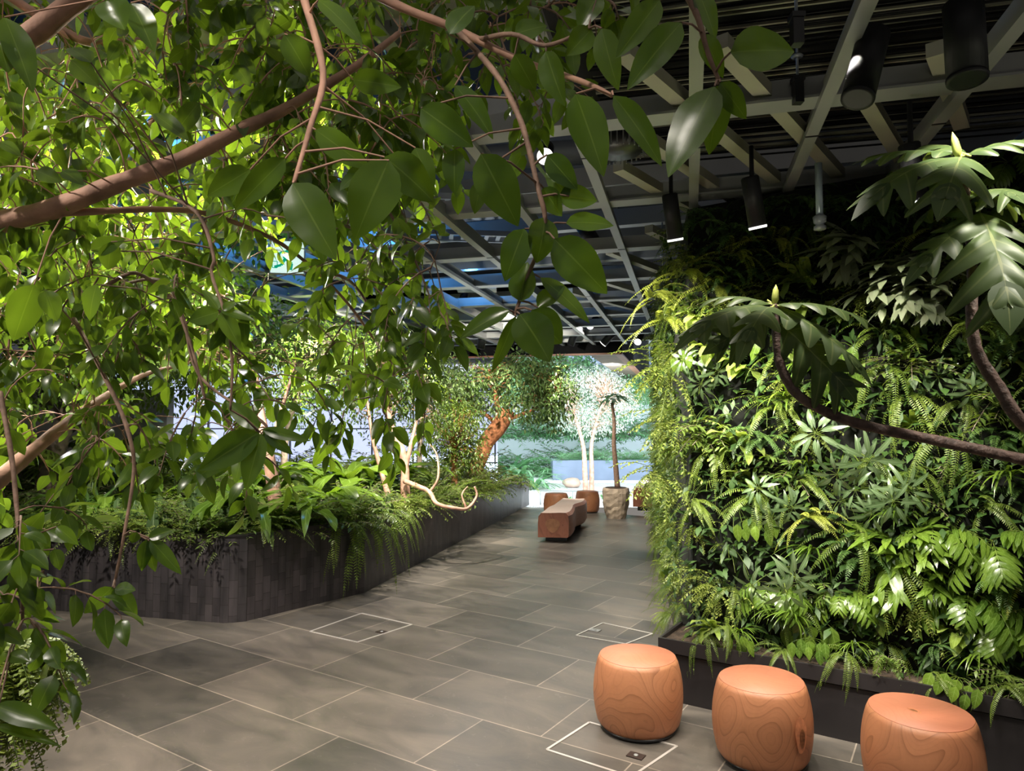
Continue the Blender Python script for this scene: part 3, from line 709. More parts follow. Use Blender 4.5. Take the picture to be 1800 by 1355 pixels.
# ------------------------------------------------------------------ green wall
GC=V(.93,4.33,0); GT=V(.84,-.545,0).normalized(); GN=V(-.545,-.84,0).normalized()   # corner, along, outward
SE=V(2.50,12.3,0); ST=(SE-GC).normalized(); SN=V(-ST.y,ST.x,0)
gt=empty('trough_planter',GC+GT*1.4); tag(gt,'black metal trough along the foot of the green wall behind stump stools','planter')
def inpar(o,par): o.matrix_parent_inverse=Matrix.Translation(-Vector(par.location)); return o
mb=MB()
def prism(mb,pl,z0,z1,m=0):
    b=len(mb.v); k=len(pl)
    for z in(z0,z1):
        for p in pl: mb.v.append(V(p.x,p.y,z))
    for i in range(k): mb.face((b+i,b+(i+1)%k,b+k+(i+1)%k,b+k+i),None,m)
    mb.face(tuple(b+i for i in range(k))[::-1],None,m); mb.face(tuple(b+k+i for i in range(k)),None,m)
E1=GC+GT*2.9
back=GC-GN*.42+ST*.1
prism(mb,[GC+GN*0,E1,E1-GN*.4,GC-GN*.4+ST*0],0,.285); inpar(mb.build('lower_box',M['trough'],gt,smooth=False),gt)
mb=MB(); prism(mb,[GC+GN*.018-GT*.015,E1+GN*.018,E1-GN*.0,GC],.295,.375); prism(mb,[GC-GT*.015+GN*.018,GC,GC-GN*.4,GC-GN*.4-GT*.02],.295,.375); inpar(mb.build('upper_band',M['trough'],gt,smooth=False),gt)
mb=MB(); prism(mb,[GC-GN*.01,E1-GN*.01,E1-GN*.4,GC-GN*.4],.28,.35); inpar(mb.build('mulch',M['soil'],gt,smooth=False),gt)
st2=empty('side_trough',GC+ST*4); tag(st2,'black trough along the receding side of the green wall toward the portal','planter')
mb=MB(); prism(mb,[GC-GN*.4+SN*.0,SE,SE-SN*.35,GC-GN*.42-SN*.35],0,.36); inpar(mb.build('box',M['trough'],st2,smooth=False),st2)
BK=.24  # backing set back from trough front
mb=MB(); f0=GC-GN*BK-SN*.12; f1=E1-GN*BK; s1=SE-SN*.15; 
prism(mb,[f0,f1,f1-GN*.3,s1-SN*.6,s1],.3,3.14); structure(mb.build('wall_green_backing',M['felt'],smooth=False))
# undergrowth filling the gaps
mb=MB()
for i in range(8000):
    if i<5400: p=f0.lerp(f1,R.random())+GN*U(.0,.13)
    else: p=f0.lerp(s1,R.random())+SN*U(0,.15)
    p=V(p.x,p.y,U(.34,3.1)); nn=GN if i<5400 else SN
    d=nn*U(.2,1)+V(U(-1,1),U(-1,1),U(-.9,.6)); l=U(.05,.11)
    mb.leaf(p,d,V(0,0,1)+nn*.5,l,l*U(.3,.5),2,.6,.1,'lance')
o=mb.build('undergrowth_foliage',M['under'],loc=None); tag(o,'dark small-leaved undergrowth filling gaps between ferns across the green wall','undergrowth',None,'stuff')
DESC={'boston_fern':('sword_fern','arching mid-green sword fern','fern','sword ferns in the green wall'),
'lace_fern':('lace_fern','dull dark lacy fern with triangular fronds','fern','lacy ferns in the green wall'),
'umbrella_plant':('umbrella_plant','grey-green umbrella plant with star whorled leaflets','umbrella plant','umbrella plants in the green wall'),
'oak_leaf_fern':('oak_leaf_fern','glossy green fern with long finger lobes','fern','finger-lobed ferns in the green wall'),
'bird_nest_fern':('birds_nest_fern','pale lime wavy strap-leaved fern','fern','lime strap ferns in the green wall'),
'leafy_shrub':('leafy_shrub','small-leaved bushy green shrub','shrub','small-leaved shrubs in the green wall'),
'broadleaf_plant':('broadleaf_plant','glossy broad-leaved plant','plant','broad-leaved plants in the green wall'),
'golden_fern':('golden_fern','bright yellow-green fern','fern','yellow-green ferns in the green wall'),
'trailing_fern':('trailing_fern','hanging fern with long limp fronds','fern','hanging ferns in the green wall'),
'dark_fern':('dark_fern','deep green fern with stiff fronds','fern','deep green ferns in the green wall'),
'staghorn_fern':('staghorn_fern','pale grey-green staghorn fern with forked fronds','fern','staghorn ferns in the green wall'),
'elkhorn_fern':('elkhorn_fern','bright green forked elkhorn fern','fern','elkhorn ferns in the green wall'),
'grass_plant':('grass_plant','tuft of narrow grassy leaves','plant','grassy tufts in the green wall'),
'tiny_leaf_creeper':('tiny_leaf_creeper','fine creeper with tiny yellow-green leaves','creeper','tiny-leaved creepers in the green wall')}
def front_where(px,py):
    h='under the ceiling' if py<470 else 'high up' if py<620 else 'at stem height' if py<800 else 'low down' if py<980 else 'just over the trough'
    x='at the wall corner' if px<1215 else 'near the corner stool' if px<1290 else 'over the middle stool' if px<1400 else 'between middle and end stools' if px<1530 else 'over the end stool' if px<1690 else 'beyond the end stool'
    return h+', '+x
def wallrot(nrm,roll=0,tilt=0):
    # local +Y -> nrm, local Z up
    ang=math.atan2(nrm.y,nrm.x)-PI/2
    return (Matrix.Rotation(ang,4,'Z')@Matrix.Rotation(tilt,4,'X')@Matrix.Rotation(roll,4,'Y')).to_euler()
def on_front(px,py,out=.0):
    o=V(0,0,CAMH); r=ray(px,py); q=f0+GN*(.05+out); t=(q-o).dot(GN)/r.dot(GN); return o+r*t
spec=[('umbrella_plant',1375,1000,1.05),('umbrella_plant',1370,880,.9),('umbrella_plant',1485,790,1.25),('umbrella_plant',1560,860,1.0),
('elkhorn_fern',1590,960,1.05),('elkhorn_fern',1610,1010,.9),('staghorn_fern',1595,500,1.35),('staghorn_fern',1510,440,1.1),('staghorn_fern',1650,520,1.2),
('oak_leaf_fern',1700,1040,1.15),('oak_leaf_fern',1745,950,1.15),('oak_leaf_fern',1640,930,1.0),('oak_leaf_fern',1480,1040,.8),
('bird_nest_fern',1300,790,1.2),('bird_nest_fern',1255,620,1.1),('bird_nest_fern',1230,570,1.1),('bird_nest_fern',1300,650,1.0),('bird_nest_fern',1680,1120,.9),
('golden_fern',1360,420,1.0),('golden_fern',1290,450,1.1),('golden_fern',1200,480,1.2),('golden_fern',1170,560,1.1),('golden_fern',1640,400,.9),('golden_fern',1150,520,1.0),('golden_fern',1250,500,1.0),
('lace_fern',1230,690,1.0),('lace_fern',1330,700,.9),('lace_fern',1280,960,.9),('boston_fern',1330,870,1.0),('trailing_fern',1660,760,1.0),('trailing_fern',1590,690,1.0),
('tiny_leaf_creeper',1170,650,1.4),('tiny_leaf_creeper',1190,740,1.3),('tiny_leaf_creeper',1160,830,1.2),('lace_fern',1330,1060,1.0),('grass_plant',1420,640,1.0),('trailing_fern',1290,1030,.8),('trailing_fern',1400,1060,.8),('broadleaf_plant',1430,1090,.9),('broadleaf_plant',1620,1180,.9),('lace_fern',1390,1130,.7),('trailing_fern',1560,1130,.7),('oak_leaf_fern',1760,1090,.9)]
used=[]; 
def addwall(k,p,nrm,scl,side=False):
    nm,ds,ct_,gr=DESC[k]; px,py=proj(p)
    if side:
        dist=(V(p.x,p.y,0)-GC).length
        wh=('under the ceiling' if p.z>2.6 else 'high up' if p.z>2.0 else 'at mid height' if p.z>1.2 else 'low down')+(' near the wall corner' if dist<2 else ' partway back' if dist<4.2 else ' well back' if dist<6.2 else ' close to the portal')
        lb=ds+' on the receding side, '+wh
    else: lb=ds+' '+front_where(px,py)
    lb=' '.join(lb.split()[:16])
    plant(k,nm,p,wallrot(nrm,U(-.35,.35),U(-.15,.25)),scl,lb,ct_,gr)
for k,px,py,scl in spec:
    p=on_front(px,py); used.append(p); addwall(k,p,GN,scl)
kinds_front=['golden_fern']+['boston_fern']*5+['lace_fern']*3+['leafy_shrub']*5+['broadleaf_plant']*3+['oak_leaf_fern']*2+['trailing_fern']*3+['dark_fern']*2+['grass_plant']*2+['tiny_leaf_creeper']*2+['umbrella_plant']+['bird_nest_fern']
Lf=(f1-f0).length
for i in range(14):
    for j in range(16):
        u=(i+.5+U(-.4,.4))*Lf/14; z=.38+(j+.5+U(-.4,.4))*2.70/16
        p=f0+GT*u+GN*(U(.0,.1)+(.10 if z<.6 else 0)); p=V(p.x,p.y,z)
        if any((p-q).length<.11 for q in used): continue
        px,py=proj(p)
        if px>1900 or py<250: continue
        k=R.choice(kinds_front)
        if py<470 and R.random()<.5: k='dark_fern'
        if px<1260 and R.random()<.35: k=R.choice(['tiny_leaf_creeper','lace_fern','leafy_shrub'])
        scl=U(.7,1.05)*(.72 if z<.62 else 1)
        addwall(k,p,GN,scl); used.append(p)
for i in range(16):
    p=f0+GT*((i+.5+U(-.3,.3))*Lf/16)+GN*U(.17,.25); addwall(R.choice(['trailing_fern','lace_fern','boston_fern','broadleaf_plant','leafy_shrub']),V(p.x,p.y,U(.40,.50)),GN,U(.45,.7))
for i in range(22):
    p=f0.lerp(s1,(i+.3)/22)+SN*U(.08,.16); addwall(R.choice(['trailing_fern','lace_fern','boston_fern','tiny_leaf_creeper']),V(p.x,p.y,U(.30,.48)),SN,U(.5,.75),True)
kinds_side=['tiny_leaf_creeper']*4+['boston_fern']*3+['leafy_shrub']*5+['lace_fern']*3+['golden_fern']*1+['trailing_fern']*2+['grass_plant']*1+['bird_nest_fern']*1
Ls=(s1-f0).length
for i in range(20):
    for j in range(8):
        u=(i+.4+U(-.4,.4))*Ls/20; z=.36+(j+.5+U(-.45,.45))*2.74/8
        p=f0.lerp(s1,u/Ls)+SN*U(.0,.08); p=V(p.x,p.y,z)
        nm=(SN*U(.6,1)+GN*(.9 if u<.6 else .25)).normalized()
        addwall(R.choice(kinds_side),p,nm,U(.6,.9),True)

# ------------------------------------------------------------------ breadfruit plants
def stem_plant(name,label,stem_px,leaves,r0,r1,depth_fn=None,spathe=None):
    sp=[P(*q) for q in stem_px]; base=GC+GT*(2.55 if r0<.025 else 2.75)-GN*.12+V(0,0,.33)
    r=empty(name,base); tag(r,label,'plant')
    path=bez(sp,6); n_=len(path)
    root=GC+GT*(2.55 if r0<.025 else 2.75)-GN*.12; path=bez([V(root.x,root.y,.34),V(root.x,root.y,.8).lerp(sp[0],.35)],6)[:-1]+path; n_=len(path)
    rad=[r0+(r1-r0)*i/(n_-1)+.0012*math.sin(i*2.2) for i in range(n_)]
    m1=MB(); m1.tube(path,rad,12); inpar(m1.build('stem',M['bark_dark'],r),r)
    for (bx,by,bd,tx,ty,td,wpx,prs,bend,upx) in leaves:
        b=P(bx,by,bd); t=P(tx,ty,td); d=t-b; L=d.length*1.06
        m1=MB(); up=Vector(upx).normalized()
        # petiole
        mid=b-d.normalized()*.05
        m1.tube([mid,b],.004,5,m=1)
        lobed_leaf(m1,b,d+V(0,0,bend*.35*L),up,L,wpx*bd/F,prs,bend)
        inpar(m1.build('leaf',[M['breadfruit'],M['spathe']],r),r)
    if spathe:
        b=P(*spathe[0]); t=P(*spathe[1]); m1=MB(); m1.tube([b,b.lerp(t,.3),b.lerp(t,.7),t],[.006,.014,.011,.001],8); inpar(m1.build('bud',M['spathe'],r),r)
    return r
CAMV=V(0,-1,.25)
stem_plant('breadfruit_plant','arching dark ringed stem with a drooping umbrella of lobed leaves before the green wall',
 [(2150,900,2.7),(1960,845,2.6),(1800,808,2.5),(1650,775,2.5),(1500,742,2.5),(1410,700,2.5),(1375,650,2.5),(1366,600,2.5),(1362,555,2.5),(1360,535,2.5)],
 [(1355,540,2.48,1212,572,2.15,120,4,.6,(.2,-.35,1)),(1355,535,2.5,1225,508,2.6,90,4,.7,(0,-.2,1)),(1350,552,2.45,1275,625,2.3,110,4,.5,(.3,-1,.3)),
  (1372,570,2.5,1500,702,2.35,150,4,.4,(-.3,-1,.35)),(1365,535,2.5,1565,552,2.35,70,4,.7,(0,-.3,1)),(1368,540,2.5,1545,655,2.3,80,4,.5,(-.3,-.5,1)),(1358,540,2.45,1320,590,2.0,110,3,.6,(0,-.5,1))],.024,.014,
 spathe=((1362,535,2.5),(1364,500,2.5)))
stem_plant('breadfruit_plant','upright dark stem carrying large glossy lobed leaves below the ceiling lattice',
 [(2020,900,2.45),(1900,810,2.4),(1800,745,2.3),(1755,680,2.3),(1718,620,2.3),(1708,560,2.3),(1710,500,2.3),(1706,430,2.3),(1698,350,2.3),(1688,285,2.3)],
 [(1680,278,2.3,1528,335,2.1,150,4,.6,(.1,-.5,1)),(1680,270,2.32,1500,262,2.4,110,4,.5,(0,-.35,1)),(1690,275,2.28,1682,338,1.98,170,3,.6,(0,-.6,1)),
  (1700,272,2.3,1850,225,2.2,120,4,.6,(0,-.5,1)),(1722,372,2.25,1800,545,1.98,250,4,.45,(-.2,-1,.7)),(1705,335,2.3,1830,370,2.2,110,4,.5,(0,-.1,1)),
  (1690,268,2.32,1625,240,2.5,110,3,.5,(0,-.6,1)),(1700,345,2.3,1590,385,2.25,90,3,.7,(0,.1,1)),(1710,390,2.3,1625,470,2.1,110,3,.5,(.2,-.6,1)),(1718,340,2.35,1800,330,2.1,120,3,.6,(-.1,-.3,1)),(1700,360,2.3,1690,440,2.2,70,3,.4,(0,-1,.3))],.026,.013,
 spathe=((1686,280,2.3),(1674,232,2.3)))

# ------------------------------------------------------------------ stump stools
def stool(px,py,d,rs,h,label,wi,rz=0,sq=1.0):
    p=G(px,py); r=empty('stump_stool',(p.x,p.y,0),rz); tag(r,label,'stool','barrel-shaped wooden stump stools')
    m1=MB(); m1.lathe([(rs*.80,0),(rs*.86,.012),(rs*.86,.022)],40); m1.build('base_disc',M['black'],r)
    prof=[]; K=16
    for i in range(K+1):
        t=i/K; rr=rs*(.80+.20*math.sin(PI*(.12+.80*t))**.8)
        if i==0: rr*=.955
        if i==K: rr*=.985
        prof.append((rr,.022+(h-.022)*t))
    top=prof[-1][0]
    def fn(q):
        a=math.atan2(q.y,q.x); f=1+.018*math.cos(2*a+1)+.012*math.cos(3*a); return V(q.x*f,q.y*f,q.z)
    m1=MB(); m1.lathe(prof,48,fn=fn); m1.mi=[0]*len(m1.f); ob=m1.build('body',WOODS[wi],r)
    m1=MB(); m1.lathe([(top*.995,h-.001),(top*.985,h+.003)],48,fn=fn); m1.build('seat_top',M['wood_top'],r)
    return r
KN=plain('dark_knot',(.20,.075,.03),.5,noise=.6,nscale=60); KN2=plain('knot_ring',(.50,.19,.09),.5,noise=.25,nscale=50)
def knot(r,side,ang,z0,rz_,a_,b_,mat,name,rs=.245,h=.395,off=.0025):
    m1=MB(); n=28; pts=[(0,0)]+[(math.cos(2*PI*i/n)*(1+.12*math.sin(3*2*PI*i/n)),math.sin(2*PI*i/n)) for i in range(n)]
    for u,v in pts:
        if side:
            z=z0+v*b_; t=(z-.022)/(h-.022); rr=rs*(.80+.20*math.sin(PI*(.12+.80*t))**.8)*1.03+off; a=ang+u*a_/rs
            m1.v.append(V(rr*math.cos(a),rr*math.sin(a),z))
        else: m1.v.append(V(ang+u*a_,z0+v*b_,h+off))
    for i in range(n): m1.face((0,1+i,1+(i+1)%n))
    return m1.build(name,mat,r)
stool(1122,1278,3.8,.245,.395,'wooden stump stool standing on the framed floor hatch at the wall corner, swirling grain',0,.4)
s2_=stool(1341,1333,3.4,.245,.395,'middle wooden stump stool before the trough, with a knot on its reddish side',1,1.1)
s3_=stool(1622,1408,3.1,.25,.395,'end wooden stump stool cut by the picture bottom, dark knot on its top',2,2.0)
knot(s2_,True,-PI/2-1.1+.42,.215,0,.034,.085,KN2,'knot_ring'); knot(s2_,True,-PI/2-1.1+.44,.20,0,.016,.045,KN,'knot',off=.004)
knot(s3_,False,.01,.02,0,.032,.018,KN2,'knot_ring',off=.0038); knot(s3_,False,.012,.022,0,.018,.009,KN,'knot',off=.0044)
stool(978,905,13,.235,.40,'far stump stool partly behind the log bench, beside the low rail',0,.9)
stool(1033,900,13,.235,.40,'far stump stool between the log bench and the stone pot',1,2.9)
# hatches
def hatch(p4,label,hx,hy,dark=True):
    c=sum(p4,V(0,0,0))/4; r=empty('floor_hatch',(c.x,c.y,0)); tag(r,label,'floor hatch')
    m1=MB()
    for i in range(4):
        a=p4[i]; b=p4[(i+1)%4]; m1.beam(V(a.x,a.y,.001),V(b.x,b.y,.001),.014,.006)
    inpar(m1.build('rim',M['hatch_rim'],r,smooth=False),r)
    q=G(hx,hy); m1=MB(); m1.box((q.x,q.y,.002),(.085,.06,.006),Matrix.Rotation(math.radians(-33),3,'Z')); inpar(m1.build('handle_plate',M['handle_dark' if dark else 'steel'],r,smooth=False),r)
    m1=MB(); m1.tube([V(q.x,q.y,.004),V(q.x,q.y,.008)],.012,10); inpar(m1.build('key_hole',M['steel'],r),r)
hatch([G(636,1078),G(724,1098),G(628,1129),G(545,1110)],'metal framed floor hatch with a dark handle near the rounded planter corner',671,1111)
hatch([G(1060,1095),G(1147,1114),G(1100,1132),G(1013,1117)],'metal framed floor hatch with a grey handle behind the corner stool',1046,1108,False)
hatch([G(1036,1270),G(961,1318),G(1110,1366),G(1190,1312)],'metal framed floor hatch partly under the corner stump stool',1118,1329)

# ------------------------------------------------------------------ log benches
def bench(p0,p1,w_,z0,z1,label,notch=True):
    d=(p1-p0); L=d.length; d.normalize(); sd=V(d.y,-d.x,0)
    r=empty('log_bench',(p0+p1)/2); tag(r,label,'bench')
    K=26; sec=[(-.5,0),(-.5,.55),(-.48,.85),(-.40,1),(-.1,1.0),(.2,1),(.40,1.0),(.48,.88),(.5,.55),(.49,.08),(.45,0)]
    m1=MB(); ks=len(sec)
    for i in range(K+1):
        t=i/K; dent=.17*math.exp(-((t-.5)/.13)**2) if notch else 0
        for (u,v) in sec:
            uu=u*(1-dent*1.3*(1 if u>0 else .25)) + (.07*math.sin(t*9)+.05*math.sin(t*17))*(1 if u>0 else .3)*(.5+v*.3)*abs(u)
            q=p0+d*(L*t)+sd*(uu*w_); m1.v.append(V(q.x,q.y,z0+(z1-z0)*v+.006*math.sin(t*11+u*5)))
    for i in range(K):
        for j in range(ks):
            a=i*ks+j; b=i*ks+(j+1)%ks
            m1.face((a,a+ks,b+ks,b),None,1 if 3<=j<6 else 0)
    m1.face(tuple(range(ks)),None,2); m1.face(tuple(K*ks+j for j in range(ks))[::-1],None,2)
    inpar(m1.build('log_seat',[M['wood_bench'],M['wood_bench_top'],M['wood_end']],r,smooth=False),r)
    m1=MB(); c=p0-d*.002; c=V(c.x,c.y,z0+(z1-z0)*.5)-sd*.02*w_
    b0=len(m1.v)
    for q in range(24):
        a=2*PI*q/24; rr=.23*w_*(1+.08*math.sin(3*a)); x=c+sd*math.cos(a)*rr+V(0,0,math.sin(a)*rr*.95); m1.v.append(x-d*.002); 
    m1.face(tuple(range(24))); inpar(m1.build('heartwood_ring',M['wood_end_heart'],r,smooth=False),r)
    for t in(.12,.88):
        m1=MB(); c=p0+d*L*t; m1.box((c.x,c.y,z0/2),(w_*.66,.10,z0),Matrix.Rotation(-math.atan2(d.x,d.y),3,'Z')); inpar(m1.build('leg',M['black'],r,smooth=False),r)
bench(V(.59,9.85,0),V(1.06,11.75,0),.45,.08,.43,'red-brown live-edge log bench on black feet in the middle of the walkway')
bench(V(2.55,13.3,0),V(3.1,15.4,0),.42,.10,.47,'log bench half hidden by the green wall edge near the stone pot',False)

# ------------------------------------------------------------------ stone pot with slender tree
pp=G(1083,910); r=empty('stone_pot',(pp.x,pp.y,0)); tag(r,'rough chiselled beige stone pot standing past the log bench','pot')
rr_=random.Random(5); kk=[[rr_.uniform(-1,1) for _ in range(20)] for _ in range(12)]
def rough(q):
    a=(math.atan2(q.y,q.x)+PI)/(2*PI)*20; i=int(a)%20; zz=int(min(q.z/.05,10)); f=1+.045*kk[zz][i]; return V(q.x*f,q.y*f,q.z)
m1=MB(); m1.lathe([(.165,0),(.185,.05),(.20,.1),(.215,.16),(.225,.22),(.235,.28),(.24,.34),(.248,.4),(.25,.45),(.25,.5),(.24,.54)],20,fn=rough); m1.build('pot_body',M['stone'],r,smooth=False)
m1=MB(); m1.lathe([(.20,.535),(.19,.55)],16); m1.build('soil',M['soil'],r)
tr=empty('potted_tree',(pp.x,pp.y,.54)); tag(tr,'slender bare-trunked tree with an umbrella of long leaves in the stone pot','tree')
m1=MB(); tp=[V(.03,0,.0),V(.0,0,.4),V(-.03,0,.8),V(-.02,0,1.2),V(-.06,0,1.55)]; m1.tube(bez(tp,4),[.055-.028*i/16 for i in range(17)],10); m1.build('trunk',M['bark'],tr)
m1=MB(); 
for k_ in range(3): whorl(m1,V(-.06+U(-.12,.12),U(-.1,.1),1.55+U(-.05,.15)),V(U(-.3,.3),U(-.3,.3),1),9,.32,.07,1.0)
m1.build('foliage',[M['cool'],M['bark_grey']],tr)
# ------------------------------------------------------------------ court: rail, boulder, grass, trees
a=G(950,887); b=G(1125,890); r=empty('low_rail',(a+b)/2); tag(r,'thin low metal rail around the white gravel court','rail')
m1=MB(); m1.beam(V(a.x,a.y,.29),V(b.x,b.y,.29),.025,.02); inpar(m1.build('top_bar',M['rail'],r,smooth=False),r)
for t in(0,.33,.66,1):
    q=a.lerp(b,t); m1=MB(); m1.beam(V(q.x,q.y,0),V(q.x,q.y,.29),.018,.018); inpar(m1.build('post',M['rail'],r,smooth=False),r)
q=G(1005,858); m1=MB()
m1.lathe([(.02,0),(.15,.02),(.21,.1),(.20,.18),(.12,.24),(.02,.26)],14,fn=lambda q:V(q.x*1.2+.02*math.sin(q.z*30),q.y,q.z)); o=m1.build('boulder',M['pebble'],loc=None); o.location=(q.x,q.y,0.02); tag(o,'pale pink rounded boulder on the white gravel','boulder')
for i,(px,py,s_) in enumerate([(1000,880,.8),(1030,878,.9),(1060,879,.85),(1085,878,.8)]):
    q=G(px,py); plant('garden_strap','grass_clump',(q.x,q.y,.02),(0,0,i),.62*s_,'low green grass clump on the gravel, %s from the boulder toward the pot'%ordn[i],'grass clump','grass clumps in the gravel court')
for i,(px,d,z,s_) in enumerate([(940,17.5,.03,1.8),(965,21.5,.02,1.7),(915,18.5,.02,2.3),(900,22,.02,2.8)]):
    q=P(px,745,d); plant('garden_strap','strap_leaf_plant',(q.x,q.y,z),(0,0,i*1.3),s_,'cool green strap-leaved plant past the planter end, %s of the row'%ordn[i],'plant','strap-leaved court plants')
for i in range(9):
    px=988+i*19; q=P(px,745,21+U(-.2,.5)); plant('garden_shrub','court_shrub',(q.x,q.y,.6),(0,0,i),U(.8,1.3),'bushy shrub in the blue-grey court planter, %s along'%ordn[i],'shrub','shrubs in the court planter')
for i in range(48):
    px=690+(i//3)*31+(i%3)*9; d=U(22.2,24.6); q=P(px,745,d); plant('garden_shrub','garden_tree_mass',(q.x,q.y,[.1,1.3,2.5][i%3]),(0,0,i),U(2.0,3.0),['low','waist-high','tall'][i%3]+' leafy green mass against the bright back wall, %s of its tier'%ordn[i//3],'shrub','greenery against the back wall').name='tall_shrub'

# ------------------------------------------------------------------ tree generator
def tree(name,label,trunk,rad,crown,ncl,nleaf,lsize,lw,leafm,barkm,extra=(),cat='tree',prof='lance',ncol=None,lim_r=.006,cr=.16):
    base=trunk[0]; r=empty(name,base); tag(r,label,cat)
    path=bez(trunk,5); n_=len(path)
    m1=MB(); m1.tube(path,[rad[0]+(rad[1]-rad[0])*i/(n_-1) for i in range(n_)],10); inpar(m1.build('trunk',M[barkm],r),r)
    att=[path[i] for i in range(int(n_*.55),n_)]
    for (pp_,r0,r1) in extra:
        q=bez(pp_,5); m1=MB(); m1.tube(q,[r0+(r1-r0)*i/(len(q)-1) for i in range(len(q))],8); inpar(m1.build('branch',M[barkm],r),r); att+=q[len(q)//3:]
    ml=MB(); mt=MB()
    for (c,rx,ry,rz,wgt) in crown:
        for i in range(int(ncl*wgt)):
            while True:
                u=V(U(-1,1),U(-1,1),U(-1,1))
                if u.length<=1: break
            u=u*(u.length**-.35) if u.length>.05 else u
            p=c+V(u.x*rx,u.y*ry,u.z*rz)
            a_=min(att,key=lambda q:(q-p).length+U(0,.3)); 
            mid=a_.lerp(p,.5)+V(U(-.1,.1),U(-.1,.1),U(0,.12))*(p-a_).length
            mt.tube([a_,mid,p],[lim_r,lim_r*.7,lim_r*.4],4,cap=False)
            for k_ in range(nleaf):
                o=V(U(-1,1),U(-1,1),U(-1,1))*cr; q=p+o
                d=(o+V(U(-.5,.5),U(-.5,.5),U(-.7,.2))*cr); l=lsize*U(.7,1.2)
                if d.length<1e-3: continue
                ml.leaf(q,d,V(U(-.6,.6),U(-.6,.6),1),l,l*lw,3,.5,.15,prof)
    inpar(mt.build('branchwork',M[barkm],r),r); inpar(ml.build('foliage',M[leafm],r),r); return r
def Z(px,py,d): return P(px,py,d)
def S(px,d): 
    q=P(px,745,d); return V(q.x,q.y,.66-max(0,d-6.6)/8*.24)
tree('bed_tree','tree with a pale flared trunk close behind the slate planter corner',[S(492,6.9),Z(480,850,6.9),Z(470,790,6.9),Z(458,730,7.0),Z(445,650,7.1),Z(430,560,7.2)],(.075,.03),
 [(Z(430,610,7.3),.9,.7,.45,1),(Z(300,570,7.0),.9,.7,.5,1)],120,22,.07,.42,'shrub','bark_pink',[([Z(472,800,6.9),Z(495,720,6.9),Z(520,640,7.0)],.03,.012)])
tree('bed_tree','slim tree with bright light green leaves before the pale windows',[S(508,9),Z(500,790,9),Z(520,700,9),Z(545,640,9),Z(560,590,9)],(.05,.02),
 [(Z(575,620,9.2),.62,.6,.5,1),(Z(520,690,9.2),.5,.5,.35,.5),(Z(640,650,9.2),.5,.5,.4,.4)],150,24,.075,.34,'ficus_young','bark_grey')
tree('bed_tree','twisted pink-barked tree forking low over the planter with a gnarled branch hanging out',[S(715,8.6),Z(712,850,8.6),Z(712,825,8.6),Z(706,790,8.6),Z(690,755,8.7),Z(676,700,8.8),Z(660,640,8.9)],(.065,.022),
 [(Z(700,650,9.0),.5,.5,.5,1),(Z(660,700,9),.45,.4,.4,.5),(Z(745,720,9.0),.35,.4,.4,.5)],130,24,.065,.36,'shrub','bark_pink',
 [([S(690,8.5)+V(0,0,.05),Z(668,820,8.6),Z(655,770,8.6),Z(645,700,8.7)],.04,.014),([Z(712,828,8.6),Z(725,770,8.6),Z(742,700,8.8)],.035,.012),
  ([Z(712,846,8.5),Z(735,855,8.3),Z(755,865,8.2),Z(768,885,8.1),Z(800,893,8.1),Z(822,893,8.2),Z(838,872,8.3),Z(834,855,8.3)],.035,.012),([Z(820,893,8.2),Z(812,870,8.2),Z(822,855,8.3)],.014,.006),([Z(755,865,8.2),Z(770,840,8.2),Z(768,800,8.3),Z(755,780,8.3)],.018,.008)])
tree('bed_tree','dark dense umbrella-crowned tree with shaggy orange trunk near the portal',[S(818,12.2),Z(846,800,12.2),Z(856,775,12.2),Z(878,748,12.2),Z(890,720,12.2)],(.13,.16),
 [(Z(885,690,12.3),1.15,.9,.55,1),(Z(965,700,12.4),.45,.6,.5,.35),(Z(800,680,12.3),.55,.6,.5,.4),(Z(930,660,12.3),.8,.7,.35,.4)],190,26,.10,.34,'canopy','bark_red',
 [([Z(878,748,12.2),Z(830,715,12.1),Z(785,720,12.0)],.04,.015),([Z(885,740,12.2),Z(950,715,12.2),Z(985,690,12.2)],.04,.015),([Z(880,745,12.2),Z(870,690,12.2),Z(860,650,12.3)],.05,.02)],cr=.17)
tree('bed_tree','airy tree whose leafy crown touches the header beside the pale windows',[S(735,10.6),Z(738,790,10.6),Z(742,700,10.6),Z(735,630,10.6)],(.05,.02),
 [(Z(735,610,10.6),.45,.5,.35,1),(Z(762,660,10.8),.4,.4,.4,.6),(Z(700,590,10.6),.5,.4,.3,.6)],110,26,.08,.34,'canopy','bark_grey')
tree('bed_tree','small tree with golden leaves low between twisted trunks',[S(800,10.6),Z(798,810,10.6),Z(795,775,10.6)],(.06,.03),
 [(Z(790,750,10.7),.55,.5,.35,1),(Z(815,800,10.6),.35,.4,.2,.5)],130,26,.065,.34,'shrub','bark_red',prof='lance')
tree('court_tree','white-leaved airy tree with two pink trunks standing in the gravel court',[G(1030,868),Z(1028,830,16.6),Z(1026,790,16.6),Z(1018,755,16.6),Z(1005,715,16.7)],(.075,.03),
 [(Z(1040,705,17.0),1.15,.9,.85,1)],420,20,.055,.5,'blossom','bark_pink',[([G(1040,868),Z(1040,820,16.6),Z(1040,780,16.6),Z(1050,735,16.6),Z(1065,690,16.6)],.065,.02)])
tree('court_tree','green leafy tree overhanging the court beyond the portal header',[V(-.6,19,0),V(-.5,19,1.5),V(-.3,19,2.6),V(.3,18.5,3.2)],(.12,.05),
 [(Z(800,650,18),2.2,1.2,.55,1),(Z(1075,690,19),1.3,.9,.5,.5),(Z(980,640,18.5),1.2,.9,.4,.4)],260,26,.14,.34,'cool','bark_grey',cr=.3)
